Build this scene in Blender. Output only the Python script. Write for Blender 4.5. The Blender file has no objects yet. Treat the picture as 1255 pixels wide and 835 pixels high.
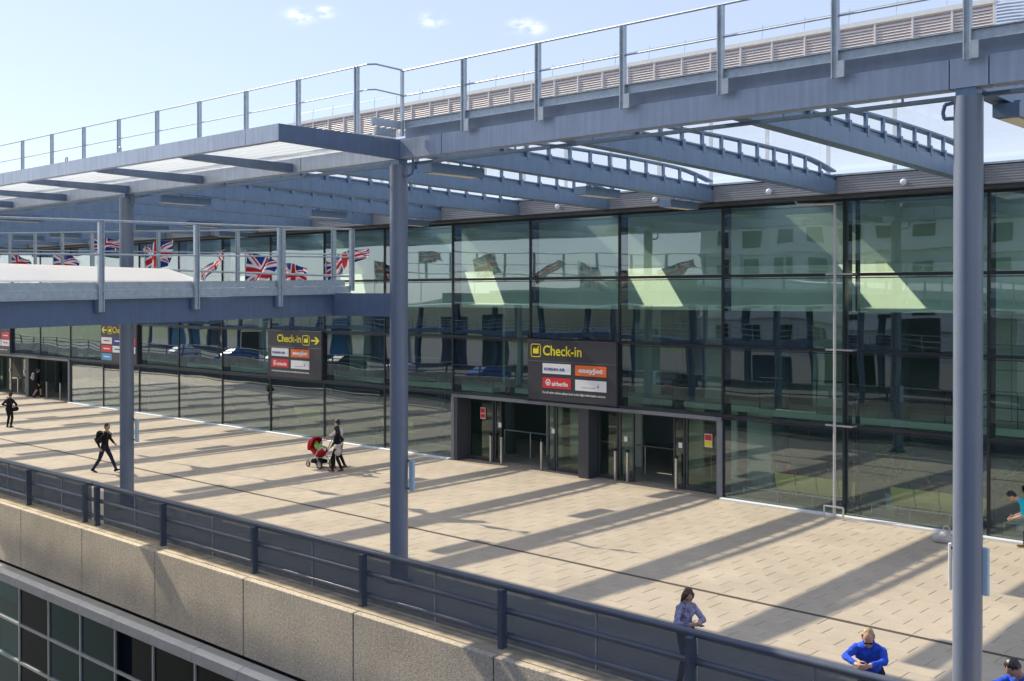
import bpy, bmesh, math, random
import numpy as np
from mathutils import Vector, Matrix, noise as mnoise
random.seed(7)
scene = bpy.context.scene
COL = scene.collection
R = math.radians

# ------------------------------------------------------------------ camera
CAMP = Vector((0.0, -28.56094, 6.2))
cam_d = bpy.data.cameras.new("camera"); cam = bpy.data.objects.new("camera", cam_d); COL.objects.link(cam)
cam.location = CAMP
cam.rotation_euler = (math.pi/2 - 0.00486, -8e-5, 0.7433)
cam_d.sensor_width = 36.0
cam_d.lens = 1330.0/1255.0*36.0
cam_d.shift_y = -50.19475/1255.0
cam_d.clip_end = 6000; cam_d.clip_start = 0.1
scene.camera = cam

# ------------------------------------------------------------------ light
SUN_EL, SUN_AZ = R(40.0), R(263.5)          # azimuth measured clockwise from +Y
sdir = Vector((math.sin(SUN_AZ)*math.cos(SUN_EL), math.cos(SUN_AZ)*math.cos(SUN_EL), math.sin(SUN_EL)))
sun_d = bpy.data.lights.new("sun", 'SUN'); sun_d.energy = 3.9; sun_d.angle = R(0.53); sun_d.color = (1.0, 0.885, 0.69)
sun = bpy.data.objects.new("sun", sun_d); COL.objects.link(sun)
sun.rotation_euler = (-sdir).to_track_quat('-Z', 'Y').to_euler()
sun.location = (-60, -30, 80)

world = bpy.data.worlds.new("World"); scene.world = world; world.use_nodes = True
wn, wl = world.node_tree.nodes, world.node_tree.links
wn.clear()
wo = wn.new('ShaderNodeOutputWorld'); bg = wn.new('ShaderNodeBackground')
sky = wn.new('ShaderNodeTexSky'); sky.sky_type = 'NISHITA'; sky.sun_disc = False
sky.sun_elevation = SUN_EL; sky.sun_rotation = SUN_AZ; sky.altitude = 50
sky.air_density = 1.0; sky.dust_density = 0.45; sky.ozone_density = 1.0
tc = wn.new('ShaderNodeTexCoord')
def wmath(op, a, b=None):
    n = wn.new('ShaderNodeMath'); n.operation = op
    for i, v in enumerate((a, b)):
        if v is None: continue
        if isinstance(v, (int, float)): n.inputs[i].default_value = v
        else: wl.new(v, n.inputs[i])
    return n.outputs[0]
# broken wisps of cloud: stretched noise, thresholded to stay sparse, plus three little fair-weather puffs
mp = wn.new('ShaderNodeMapping'); mp.inputs['Scale'].default_value = (30, 30, 75)
wl.new(tc.outputs['Generated'], mp.inputs['Vector'])
nz = wn.new('ShaderNodeTexNoise'); nz.inputs['Scale'].default_value = 1.6; nz.inputs['Detail'].default_value = 6; nz.inputs['Roughness'].default_value = .6
wl.new(mp.outputs[0], nz.inputs['Vector'])
tot = None
for (dx, dy, dz, w) in [(-0.7812, 0.5748, 0.2436, 20000), (-0.7672, 0.5915, 0.2479, 40000), (-0.7067, 0.6642, 0.2439, 26000), (-0.6503, 0.7209, 0.2397, 22000), (-0.6424, 0.7286, 0.2376, 30000)]:
    v = wn.new('ShaderNodeVectorMath'); v.operation = 'NORMALIZE'; wl.new(tc.outputs['Generated'], v.inputs[0])
    s = wn.new('ShaderNodeVectorMath'); s.operation = 'SUBTRACT'; wl.new(v.outputs[0], s.inputs[0]); s.inputs[1].default_value = Vector((dx, dy, dz)).normalized()
    sc = wn.new('ShaderNodeVectorMath'); sc.operation = 'MULTIPLY'; wl.new(s.outputs[0], sc.inputs[0]); sc.inputs[1].default_value = (1, 1, 1.9)
    l = wn.new('ShaderNodeVectorMath'); l.operation = 'DOT_PRODUCT'; wl.new(sc.outputs[0], l.inputs[0]); wl.new(sc.outputs[0], l.inputs[1])
    g = wmath('EXPONENT', wmath('MULTIPLY', l.outputs['Value'], -w*.5))
    tot = g if tot is None else wmath('MAXIMUM', tot, g)
nn = wn.new('ShaderNodeMapRange'); nn.inputs['From Min'].default_value = .40; nn.inputs['From Max'].default_value = .62
wl.new(nz.outputs['Fac'], nn.inputs['Value'])
cl = wmath('MULTIPLY', wmath('MULTIPLY', tot, nn.outputs[0]), 0.75)
mixw = wn.new('ShaderNodeMixRGB'); wl.new(cl, mixw.inputs['Fac']); wl.new(sky.outputs[0], mixw.inputs['Color1'])
mixw.inputs['Color2'].default_value = (7.4, 7.2, 6.9, 1)
veil = wn.new('ShaderNodeMixRGB'); veil.inputs['Fac'].default_value = .68      # thin bright high haze over the whole sky
veil.inputs['Color2'].default_value = (2.75, 3.05, 4.15, 1)
wl.new(sky.outputs[0], veil.inputs['Color1']); wl.new(veil.outputs[0], mixw.inputs['Color1'])
wl.new(mixw.outputs[0], bg.inputs['Color']); bg.inputs['Strength'].default_value = 0.12
wl.new(bg.outputs[0], wo.inputs['Surface'])
scene.view_settings.view_transform = 'Standard'; scene.view_settings.look = 'None'
scene.view_settings.gamma = 1.0; scene.view_settings.exposure = 0.93
scene.cycles.transparent_max_bounces = 24
scene.cycles.max_bounces = 10

# ------------------------------------------------------------------ materials
MATS = {}
def nodes_of(m):
    m.use_nodes = True
    return m.node_tree.nodes, m.node_tree.links
def mat(name, col, rough=.5, metal=0., var=.12, scale=6., bump=0., bscale=60., island=0., spec=None, trans=0., streak=0.):
    """noise-varied principled surface; var mottles the colour, island varies it per piece"""
    if name in MATS: return MATS[name]
    m = bpy.data.materials.new(name); MATS[name] = m
    n, l = nodes_of(m); b = n['Principled BSDF']
    tcn = n.new('ShaderNodeTexCoord')
    nz = n.new('ShaderNodeTexNoise'); nz.inputs['Scale'].default_value = scale; nz.inputs['Detail'].default_value = 6; nz.inputs['Roughness'].default_value = .65
    l.new(tcn.outputs['Object'], nz.inputs['Vector'])
    mr = n.new('ShaderNodeMapRange'); mr.inputs['From Min'].default_value = .3; mr.inputs['From Max'].default_value = .7
    mr.inputs['To Min'].default_value = 1-var; mr.inputs['To Max'].default_value = 1+var
    l.new(nz.outputs['Fac'], mr.inputs['Value'])
    fac = mr.outputs[0]
    if streak:
        mp2 = n.new('ShaderNodeMapping'); mp2.inputs['Scale'].default_value = (7, 7, .5); l.new(tcn.outputs['Object'], mp2.inputs['Vector'])
        n2 = n.new('ShaderNodeTexNoise'); n2.inputs['Scale'].default_value = 1.5; n2.inputs['Detail'].default_value = 4; l.new(mp2.outputs[0], n2.inputs['Vector'])
        m2 = n.new('ShaderNodeMapRange'); m2.inputs['From Min'].default_value = .35; m2.inputs['From Max'].default_value = .65
        m2.inputs['To Min'].default_value = 1-streak; m2.inputs['To Max'].default_value = 1+streak*.4
        l.new(n2.outputs['Fac'], m2.inputs['Value'])
        mm = n.new('ShaderNodeMath'); mm.operation = 'MULTIPLY'; l.new(fac, mm.inputs[0]); l.new(m2.outputs[0], mm.inputs[1]); fac = mm.outputs[0]
    if island:
        ge = n.new('ShaderNodeNewGeometry'); oi = n.new('ShaderNodeObjectInfo')
        ad = n.new('ShaderNodeMath'); ad.operation = 'ADD'; l.new(ge.outputs['Random Per Island'], ad.inputs[0]); l.new(oi.outputs['Random'], ad.inputs[1])
        fr = n.new('ShaderNodeMath'); fr.operation = 'FRACT'; l.new(ad.outputs[0], fr.inputs[0])
        mi = n.new('ShaderNodeMapRange'); mi.inputs['To Min'].default_value = 1-island; mi.inputs['To Max'].default_value = 1+island
        l.new(fr.outputs[0], mi.inputs['Value'])
        mm = n.new('ShaderNodeMath'); mm.operation = 'MULTIPLY'; l.new(fac, mm.inputs[0]); l.new(mi.outputs[0], mm.inputs[1]); fac = mm.outputs[0]
    vm = n.new('ShaderNodeVectorMath'); vm.operation = 'SCALE'; vm.inputs[0].default_value = col[:3]; l.new(fac, vm.inputs['Scale'])
    l.new(vm.outputs[0], b.inputs['Base Color'])
    b.inputs['Metallic'].default_value = metal
    rr = n.new('ShaderNodeMapRange'); rr.inputs['To Min'].default_value = max(0, rough-.08); rr.inputs['To Max'].default_value = min(1, rough+.08)
    l.new(nz.outputs['Fac'], rr.inputs['Value']); l.new(rr.outputs[0], b.inputs['Roughness'])
    if spec is not None: b.inputs['Specular IOR Level'].default_value = spec
    if trans: b.inputs['Transmission Weight'].default_value = trans
    if bump:
        nb = n.new('ShaderNodeTexNoise'); nb.inputs['Scale'].default_value = bscale; nb.inputs['Detail'].default_value = 3
        l.new(tcn.outputs['Object'], nb.inputs['Vector'])
        bp = n.new('ShaderNodeBump'); bp.inputs['Strength'].default_value = bump; bp.inputs['Distance'].default_value = .02
        l.new(nb.outputs['Fac'], bp.inputs['Height']); l.new(bp.outputs[0], b.inputs['Normal'])
    return m

def glass_mat(name, tint, base=.10, gain=.75, pw=3., refl=(.85, .95, .95), wav=.0, wscale=.45, white=0., wcol=(.9, .93, .95)):
    if name in MATS: return MATS[name]
    m = bpy.data.materials.new(name); MATS[name] = m
    n, l = nodes_of(m); n.clear()
    out = n.new('ShaderNodeOutputMaterial')
    tr = n.new('ShaderNodeBsdfTransparent'); tr.inputs['Color'].default_value = (*tint, 1)
    gl = n.new('ShaderNodeBsdfGlossy'); gl.inputs['Color'].default_value = (*refl, 1); gl.inputs['Roughness'].default_value = 0.0
    lw = n.new('ShaderNodeLayerWeight'); lw.inputs['Blend'].default_value = .5
    p = n.new('ShaderNodeMath'); p.operation = 'POWER'; l.new(lw.outputs['Facing'], p.inputs[0]); p.inputs[1].default_value = pw
    ma = n.new('ShaderNodeMath'); ma.operation = 'MULTIPLY_ADD'; l.new(p.outputs[0], ma.inputs[0]); ma.inputs[1].default_value = gain; ma.inputs[2].default_value = base
    ma.use_clamp = True
    mx = n.new('ShaderNodeMixShader'); l.new(ma.outputs[0], mx.inputs[0])
    a = tr.outputs[0]
    if white:
        df = n.new('ShaderNodeBsdfTranslucent'); df.inputs['Color'].default_value = (*wcol, 1)
        dd = n.new('ShaderNodeBsdfDiffuse'); dd.inputs['Color'].default_value = (*wcol, 1)
        m0 = n.new('ShaderNodeMixShader'); m0.inputs[0].default_value = .3; l.new(df.outputs[0], m0.inputs[1]); l.new(dd.outputs[0], m0.inputs[2])
        m1 = n.new('ShaderNodeMixShader'); m1.inputs[0].default_value = white; l.new(tr.outputs[0], m1.inputs[1]); l.new(m0.outputs[0], m1.inputs[2]); a = m1.outputs[0]
    l.new(a, mx.inputs[1]); l.new(gl.outputs[0], mx.inputs[2]); l.new(mx.outputs[0], out.inputs['Surface'])
    if wav:
        tcn = n.new('ShaderNodeTexCoord'); oi = n.new('ShaderNodeObjectInfo')
        ad = n.new('ShaderNodeVectorMath'); ad.operation = 'ADD'
        sc = n.new('ShaderNodeVectorMath'); sc.operation = 'SCALE'; sc.inputs[0].default_value = (37, 11, 23); l.new(oi.outputs['Random'], sc.inputs['Scale'])
        l.new(tcn.outputs['Object'], ad.inputs[0]); l.new(sc.outputs[0], ad.inputs[1])
        mp3 = n.new('ShaderNodeMapping'); mp3.inputs['Scale'].default_value = (.7, 1, 1.3); l.new(ad.outputs[0], mp3.inputs['Vector'])
        nz = n.new('ShaderNodeTexNoise'); nz.inputs['Scale'].default_value = wscale; nz.inputs['Detail'].default_value = 1.0
        l.new(mp3.outputs[0], nz.inputs['Vector'])
        bp = n.new('ShaderNodeBump'); bp.inputs['Strength'].default_value = 1.0; bp.inputs['Distance'].default_value = wav
        l.new(nz.outputs['Fac'], bp.inputs['Height']); l.new(bp.outputs[0], gl.inputs['Normal'])
    return m

M_steel_lit   = mat('blue_grey_paint_lit', (.41, .47, .57), .40, metal=.30, var=.07, scale=2.2, streak=.12)  # the steel paint again, lightened to stand for grazing sun on front faces
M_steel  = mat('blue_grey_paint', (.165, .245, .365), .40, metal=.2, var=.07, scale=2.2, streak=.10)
M_navy   = mat('dark_blue_paint', (.12, .17, .27), .42, var=.08, scale=3., streak=.08)
M_column = mat('column_paint', (.15, .185, .26), .33, metal=.0, var=.05, scale=2., streak=.06, spec=.9)
M_galv   = mat('galvanised_steel', (.44, .50, .55), .42, metal=.35, var=.16, scale=9.)
M_gutter = mat('gutter_sheet', (.33, .34, .37), .45, var=.06, scale=4.)
M_dark   = mat('dark_frame', (.022, .026, .034), .4, var=.1)
M_mull   = mat('mullion_paint', (.018, .024, .032), .35, var=.1)
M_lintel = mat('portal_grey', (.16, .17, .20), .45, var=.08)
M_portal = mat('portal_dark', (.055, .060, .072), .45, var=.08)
M_paver  = mat('paver_stone', (.53, .448, .345), .80, var=.06, scale=2.5, island=.035, bump=.15, bscale=90, spec=.25)
def stain(m, amt, scale):
    n, l = m.node_tree.nodes, m.node_tree.links; b = n['Principled BSDF']; src = b.inputs['Base Color'].links[0].from_socket
    g = n.new('ShaderNodeNewGeometry'); z1 = n.new('ShaderNodeTexNoise'); z1.inputs['Scale'].default_value = scale; z1.inputs['Detail'].default_value = 7; z1.inputs['Roughness'].default_value = .62
    l.new(g.outputs['Position'], z1.inputs['Vector']); r = n.new('ShaderNodeMapRange'); r.inputs['From Min'].default_value = .35; r.inputs['From Max'].default_value = .68
    r.inputs['To Min'].default_value = 1+amt*.4; r.inputs['To Max'].default_value = 1-amt; l.new(z1.outputs['Fac'], r.inputs['Value'])
    v = n.new('ShaderNodeVectorMath'); v.operation = 'SCALE'; l.new(src, v.inputs[0]); l.new(r.outputs[0], v.inputs['Scale']); l.new(v.outputs[0], b.inputs['Base Color'])
stain(M_paver, .13, .45)
M_joint  = mat('paver_joint', (.40, .33, .25), .9, var=.15, scale=9.)
M_drain  = mat('drain_iron', (.12, .098, .075), .6, var=.2)
M_conc   = mat('aggregate_concrete', (.515, .46, .375), .9, var=.38, scale=19., bump=.9, bscale=48, streak=.05, spec=.2)
M_coping = mat('coping_concrete', (.42, .36, .27), .9, var=.28, scale=3.5, bump=.4, bscale=50, spec=.2)
stain(M_conc, .16, .9); stain(M_coping, .30, 1.6)
M_rail   = mat('parapet_paint', (.072, .088, .125), .24, var=.06)
M_white  = mat('white_paint', (.80, .80, .78), .5, var=.04)
M_alu    = mat('anodised_aluminium', (.55, .56, .57), .36, metal=.55, var=.08, scale=5.)
M_ssteel = mat('stainless_steel', (.62, .61, .60), .3, metal=.8, var=.06)
M_pipe   = mat('grey_pipe', (.52, .52, .52), .4, metal=.2, var=.06)
M_cream  = mat('cream_lining', (.83, .80, .64), .75, var=.04)
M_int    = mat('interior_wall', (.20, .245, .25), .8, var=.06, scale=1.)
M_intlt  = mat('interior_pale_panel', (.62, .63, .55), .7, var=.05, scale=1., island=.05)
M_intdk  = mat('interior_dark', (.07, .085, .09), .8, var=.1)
M_floor_i= mat('interior_floor', (.36, .34, .30), .35, var=.1, scale=2.)
M_seat   = mat('yellow_seat', (.95, .68, .16), .5, var=.05)
M_black  = mat('black_rubber', (.012, .012, .014), .6, var=.1)
M_signd  = mat('sign_charcoal', (.045, .045, .055), .45, var=.05)
M_yellow = mat('sign_yellow', (.95, .80, .02), .5, var=.02)
M_swhite = mat('sign_white', (.82, .83, .84), .5, var=.02)
M_orange = mat('sign_orange', (.90, .17, .03), .5, var=.02)
M_red    = mat('sign_red', (.72, .03, .035), .5, var=.02)
M_navyt  = mat('sign_navy', (.03, .04, .28), .5, var=.02)
M_skyb   = mat('sign_sky_blue', (.10, .35, .62), .5, var=.02)
M_blade  = mat('blade_blue', (.42, .58, .70), .35, var=.04)
M_louv   = mat('louvre_metal', (.78, .72, .69), .5, var=.05)
M_louvd  = mat('louvre_void', (.40, .31, .29), .8, var=.1)
M_roofw  = mat('roof_membrane', (.80, .81, .80), .6, var=.05, scale=1.2)
M_leaf   = mat('leaf_green', (.042, .078, .024), .6, var=.35, scale=3., island=.35)
M_bark   = mat('bark', (.10, .075, .05), .9, var=.3, scale=12.)
M_asph   = mat('asphalt', (.055, .055, .058), .85, var=.2, scale=1.5, bump=.2)
M_grass  = mat('grass_ground', (.07, .10, .035), .9, var=.3, scale=.2)
M_hotel  = mat('hotel_render', (.66, .66, .62), .8, var=.05, scale=.6)
M_deckc  = mat('deck_asphalt', (.095, .095, .10), .85, var=.12, scale=1.5)
M_glass  = glass_mat('facade_glass', (.78, .92, .88), base=.13, gain=.95, pw=2.5, refl=(.85, .90, 1.0), wav=.0105, wscale=.38)
M_gdoor  = glass_mat('door_glass', (.62, .74, .68), base=.06, gain=.7, pw=3., refl=(.85, .95, .92), wav=.004)
M_gwin2  = glass_mat('office_glass_dark', (.16, .20, .22), base=.02, gain=.5, pw=3., refl=(.6, .7, .75))
M_gwin3  = glass_mat('office_glass_pale', (.50, .66, .68), base=.045, gain=.6, pw=3., refl=(.7, .85, .9))
M_gwin   = glass_mat('office_glass', (.35, .52, .55), base=.025, gain=.6, pw=3., refl=(.55, .75, .82), wav=.004)
M_screen = glass_mat('smoked_glass', (.55, .60, .66), base=.04, gain=.4, pw=3., refl=(.8, .88, .95), white=.32, wcol=(.27, .29, .33))
M_roofg  = glass_mat('roof_foil', (.96, .98, 1.0), base=.01, gain=.22, pw=4., refl=(.8, .88, .95), white=.15)
M_corr   = glass_mat('translucent_sheet', (.97, .97, .97), base=.02, gain=.2, pw=4., white=.85)
M_memb   = glass_mat('white_membrane', (.95, .95, .95), base=.02, gain=.1, pw=4., white=.96, wcol=(.98, .98, .98))

# ------------------------------------------------------------------ mesh helpers
class MB:
    def __init__(s): s.v = []; s.f = []; s.m = []
    def add(s, vs, fs, mi=0):
        o = len(s.v); s.v += [tuple(v) for v in vs]; s.f += [tuple(i+o for i in f) for f in fs]; s.m += [mi]*len(fs); return s
    def box(s, a, b, mi=0, bottom=True):
        x0, y0, z0 = a; x1, y1, z1 = b
        vs = [(x0,y0,z0),(x1,y0,z0),(x1,y1,z0),(x0,y1,z0),(x0,y0,z1),(x1,y0,z1),(x1,y1,z1),(x0,y1,z1)]
        fs = [(4,5,6,7),(0,1,5,4),(1,2,6,5),(2,3,7,6),(3,0,4,7)]
        if bottom: fs.append((3,2,1,0))
        return s.add(vs, fs, mi)
    def bevbox(s, a, b, r, mi=0):
        """box with all vertical and top edges chamfered"""
        x0, y0, z0 = a; x1, y1, z1 = b
        def ring(i, z): return [(x0+r+(-r if i else 0)*0, 0, 0)]
        lo = [(x0+r,y0,z0),(x1-r,y0,z0),(x1,y0+r,z0),(x1,y1-r,z0),(x1-r,y1,z0),(x0+r,y1,z0),(x0,y1-r,z0),(x0,y0+r,z0)]
        mid = [(x,y,z1-r) for x,y,_ in lo]
        cx, cy = (x0+x1)/2, (y0+y1)/2
        top = [(x+(r if x<cx else -r), y+(r if y<cy else -r), z1) for x,y,_ in lo]
        vs = lo+mid+top; fs = []
        for k in range(8):
            j = (k+1) % 8
            fs += [(k, j, 8+j, 8+k), (8+k, 8+j, 16+j, 16+k)]
        fs += [tuple(range(16, 24)), tuple(range(7, -1, -1))]
        return s.add(vs, fs, mi)
    def prism(s, poly, d, mi=0):
        """poly: list of 3-D points, extruded by vector d"""
        d = Vector(d); n = len(poly)
        vs = [Vector(p) for p in poly] + [Vector(p)+d for p in poly]
        fs = [tuple(range(n-1, -1, -1)), tuple(range(n, 2*n))] + [(k, (k+1) % n, n+(k+1) % n, n+k) for k in range(n)]
        return s.add(vs, fs, mi)
    def cyl(s, p0, p1, r0, r1=None, seg=10, caps=True, mi=0):
        r1 = r0 if r1 is None else r1
        p0, p1 = Vector(p0), Vector(p1); d = (p1-p0).normalized()
        u = d.orthogonal().normalized(); w = d.cross(u)
        vs = []
        for p, r in ((p0, r0), (p1, r1)):
            for k in range(seg):
                a = 2*math.pi*k/seg; vs.append(p+u*(r*math.cos(a))+w*(r*math.sin(a)))
        fs = [(k, (k+1) % seg, seg+(k+1) % seg, seg+k) for k in range(seg)]
        if caps: fs += [tuple(range(seg-1, -1, -1)), tuple(range(seg, 2*seg))]
        return s.add(vs, fs, mi)
    def tube(s, pts, r, seg=8, mi=0):
        for a, b in zip(pts[:-1], pts[1:]): s.cyl(a, b, r, seg=seg, mi=mi)
        return s
    def sphere(s, c, rad, seg=12, rings=8, mi=0, rot=None):
        c = Vector(c); rx, ry, rz = rad if hasattr(rad, '__len__') else (rad,)*3
        vs = [Vector((0,0,rz))]
        for i in range(1, rings):
            t = math.pi*i/rings
            for k in range(seg):
                a = 2*math.pi*k/seg; vs.append(Vector((rx*math.sin(t)*math.cos(a), ry*math.sin(t)*math.sin(a), rz*math.cos(t))))
        vs.append(Vector((0,0,-rz)))
        if rot is not None: vs = [rot @ v for v in vs]
        fs = [(0, 1+k, 1+(k+1) % seg) for k in range(seg)]
        for i in range(rings-2):
            for k in range(seg):
                a = 1+i*seg; fs.append((a+k, a+seg+k, a+seg+(k+1) % seg, a+(k+1) % seg))
        L = len(vs)-1; a = 1+(rings-2)*seg
        fs += [(a+k, L, a+(k+1) % seg) for k in range(seg)]
        return s.add([v+c for v in vs], fs, mi)
    def grid(s, fn, nu, nv, mi=0):
        vs = [fn(i/nu, j/nv) for j in range(nv+1) for i in range(nu+1)]
        fs = [(j*(nu+1)+i, j*(nu+1)+i+1, (j+1)*(nu+1)+i+1, (j+1)*(nu+1)+i) for j in range(nv) for i in range(nu)]
        return s.add(vs, fs, mi)
    def mesh(s, name, mats, off=(0,0,0), smooth=False):
        me = bpy.data.meshes.new(name)
        ox, oy, oz = off
        me.from_pydata([(x-ox, y-oy, z-oz) for x, y, z in s.v], [], s.f); 
        for m in (mats if isinstance(mats, (list, tuple)) else [mats]): me.materials.append(m)
        if any(s.m): me.polygons.foreach_set('material_index', s.m)
        if smooth: me.polygons.foreach_set('use_smooth', [True]*len(s.f))
        me.update()
        return me

WL = {}
def wloc(o): return WL.get(o.name, (0, 0, 0))
def tag(o, label, cat, group=None):
    o['label'] = label; o['category'] = cat
    if group: o['group'] = group
    return o
def thing(name, label, cat, loc=(0,0,0), group=None, rz=0):
    o = bpy.data.objects.new(name, None); COL.objects.link(o); o.location = loc; o.rotation_euler = (0, 0, rz); o.empty_display_size = .3
    WL[o.name] = tuple(loc)
    return tag(o, label, cat, group)
def build(mb, name, mats, parent=None, org=None, smooth=False):
    """links ONE mesh object; mesh coordinates are world coordinates, org = its own origin"""
    pl = wloc(parent) if parent else (0, 0, 0)
    org = org if org is not None else (pl if parent else (0, 0, 0))
    me = mb.mesh(name, mats, org, smooth)
    return inst(name, me, org, parent)
def inst(name, me, loc, parent=None, rz=0, rot=None):
    o = bpy.data.objects.new(name, me); COL.objects.link(o)
    pl = wloc(parent) if parent else (0, 0, 0)
    if parent: o.parent = parent
    o.location = (loc[0]-pl[0], loc[1]-pl[1], loc[2]-pl[2]); o.rotation_euler = rot if rot else (0, 0, rz)
    WL[o.name] = tuple(loc)
    return o
def struct(o): o['kind'] = 'structure'; return o
def stuff(o): o['kind'] = 'stuff'; return o
def copy_tree(o, parent=None):
    c = o.copy(); COL.objects.link(c)
    if parent: c.parent = parent
    for ch in o.children: copy_tree(ch, c)
    return c
def shade_auto(me, ang=35):
    bm = bmesh.new(); bm.from_mesh(me)
    for f in bm.faces: f.smooth = True
    for e in bm.edges:
        if len(e.link_faces) == 2 and e.calc_face_angle(0) > R(ang): e.smooth = False
    bm.to_mesh(me); bm.free()

# ------------------------------------------------------------------ key dimensions
W = 3.90086; X0 = -60.46559
def MX(i): return X0 + W*i
YC = -13.08                                   # column line
ZT = [0.0, 2.512, 4.620, 6.748, 8.83]         # transom heights of the glass wall
COLX = [-29.55, -17.68, -5.62]

# ================================================================== SETTING
g = MB().box((-3000, -3000, -9.4), (3000, 3000, -9.0)); struct(build(g, 'ground', M_grass))
g = MB().box((-400, -31.5, -8.996), (400, -16.2, -8.98)); struct(build(g, 'road', M_asph))
tf = build(MB().box((-110, -14.86, -1.2), (30, 0.9, -.016)), 'terrace_floor', M_joint); struct(tf)

# pavers, running bond, long side along the facade
PL, PW, GAP = .80, .46, .0045
drain_y = -9.15
rows = []
y = -.30
while y - PW > drain_y+.06: rows.append((y-PW, y)); y -= PW
rows.append((drain_y+.06, y)); y = drain_y-.06
while y - PW > -14.6: rows.append((y-PW, y)); y -= PW
rows.append((-14.6, y))
fw = Vector((-math.sin(.7433), math.cos(.7433), 0))
pav = []
for ri, (ya, yb) in enumerate(rows):
    ox = (ri % 2)*PL*.5 + random.uniform(-.04, .04)
    k0 = int(math.floor((-76-ox)/PL)); k1 = int((2-ox)/PL)
    for k in range(k0, k1):
        xa = ox+k*PL; c = Vector((xa+PL/2, (ya+yb)/2, 0))-CAMP
        d = c.dot(fw); rx = c.dot(Vector((math.cos(.7433), math.sin(.7433), 0)))/max(d, .1)
        vis = abs(rx) < .49 and d > 0 and (-6.2/d*1330+50 > -470)
        yy = 6.2/d*1330
        below = yy < 480 and not (-14.6 <= (ya) < -14.2 and False)
        pav.append((d if (vis and below and ya > -14.5) else 1e6+abs(d), xa, ya, yb))
pav.sort()
def paver_mesh(w, h, sd):
    rnd = random.Random(sd); b = MB(); r = .007
    z = [rnd.uniform(-.0015, .0015) for _ in range(4)]
    o = [(0,0),(w,0),(w,h),(0,h)]; q = [(r,r),(w-r,r),(w-r,h-r),(r,h-r)]
    vs = [(x,y,-.018) for x,y in o]+[(x,y,-.006) for x,y in o]+[(x,y,zz) for (x,y),zz in zip(q, z)]
    fs = []
    for k in range(4):
        j = (k+1) % 4; fs += [(k, j, 4+j, 4+k), (4+k, 4+j, 8+j, 8+k)]
    fs.append((8,9,10,11)); return b.add(vs, fs)
pcache = {}
rest = MB()
for idx, (d, xa, ya, yb) in enumerate(pav):
    w, h = PL-GAP*1.6, yb-ya-GAP*1.6
    if idx < 300:
        key = (round(h, 3), idx % 5)
        if key not in pcache: pcache[key] = paver_mesh(w, h, idx).mesh('paver', M_paver)
        inst('paver', pcache[key], (xa, ya, random.uniform(-.0015, .0015)), tf)
    else:
        b = paver_mesh(w, h, idx); dz = random.uniform(-.0015, .0015)
        rest.add([(x+xa, yy+ya, z+dz) for x, yy, z in b.v], b.f)
stuff(build(rest, 'paving', M_paver, tf))
b = MB().box((-76, drain_y-.05, -.017), (2, drain_y-.028, -.001)).box((-76, drain_y+.028, -.017), (2, drain_y+.05, -.001))
b.box((-76, drain_y-.028, -.014), (2, drain_y+.028, -.010))
build(b, 'slot_drain', M_drain, tf)

# ================================================================== TERMINAL FACADE
term = thing('terminal_building', 'long glass fronted terminal behind the paved terrace with dark mullions and two entrances', 'building', (-29.26, 0, 0))
I0, I1 = -8, 17
ENTR = set([8, 9, 10]); ENTL = set([-3, -2, -1])
SIGNB = {9: 1, 5: 1, 1: 1, -3: 1}
panes = {}
for i in range(I0, I1):
    for r_ in range(4):
        if r_ == 0 and (i in ENTR or i in ENTL): continue
        key = r_
        if key not in panes:
            h = ZT[r_+1]-ZT[r_]
            panes[key] = MB().box((.03, -.012, .06), (W-.03, .012, h-.05)).mesh('glass_pane', M_glass)
        inst('glass_pane', panes[key], (MX(i)+random.uniform(-.001,.001), random.uniform(-.003, .003), ZT[r_]), term, rot=(R(random.uniform(-.12, .12)), 0, R(random.uniform(-.10, .10))))
# mullions: slim cap outside, deep fin inside
mm = MB().box((-.035, -.045, 0), (.035, .05, ZT[4])); mm.box((-.028, .05, 0), (.028, .42, ZT[4]))
mme = mm.mesh('mullion', M_mull)
mm2 = MB().box((-.035, -.045, ZT[1]), (.035, .05, ZT[4])); mm2.box((-.028, .05, ZT[1]), (.028, .42, ZT[4]))
mme2 = mm2.mesh('mullion', M_mull)
for i in range(I0, I1+1):
    inst('mullion', mme2 if (i in (9, 10, -2, -1)) else mme, (MX(i), 0, 0), term)
mi2 = MB().box((-.03, .02, 0), (.03, .2, ZT[4])).mesh('expansion_mullion', M_mull)
for i in (0, 6, 12): inst('expansion_mullion', mi2, (MX(i)+.34, 0, 0), term)
for r_ in (1, 2, 3, 4):
    t = MB().box((-W/2+.036, -.05, -.045), (W/2-.036, .06, .045)); t.box((-W/2+.036, .06, -.03), (W/2-.036, .22, .03))
    if r_ < 4: t.box((-W/2+.036, -.035, -.10), (W/2-.036, .02, -.075))
    tm = t.mesh('transom', M_mull)
    for i in range(I0, I1):
        inst('transom', tm, (MX(i)+W/2, 0, ZT[r_]), term)
segs = [(I0, -3), (0, 8), (11, I1)]
for a, b_ in segs:
    build(MB().bevbox((MX(a)+.02, -.24, -.014), (MX(b_)-.02, -.05, .055), .012), 'base_strip', M_white, term)

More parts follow.
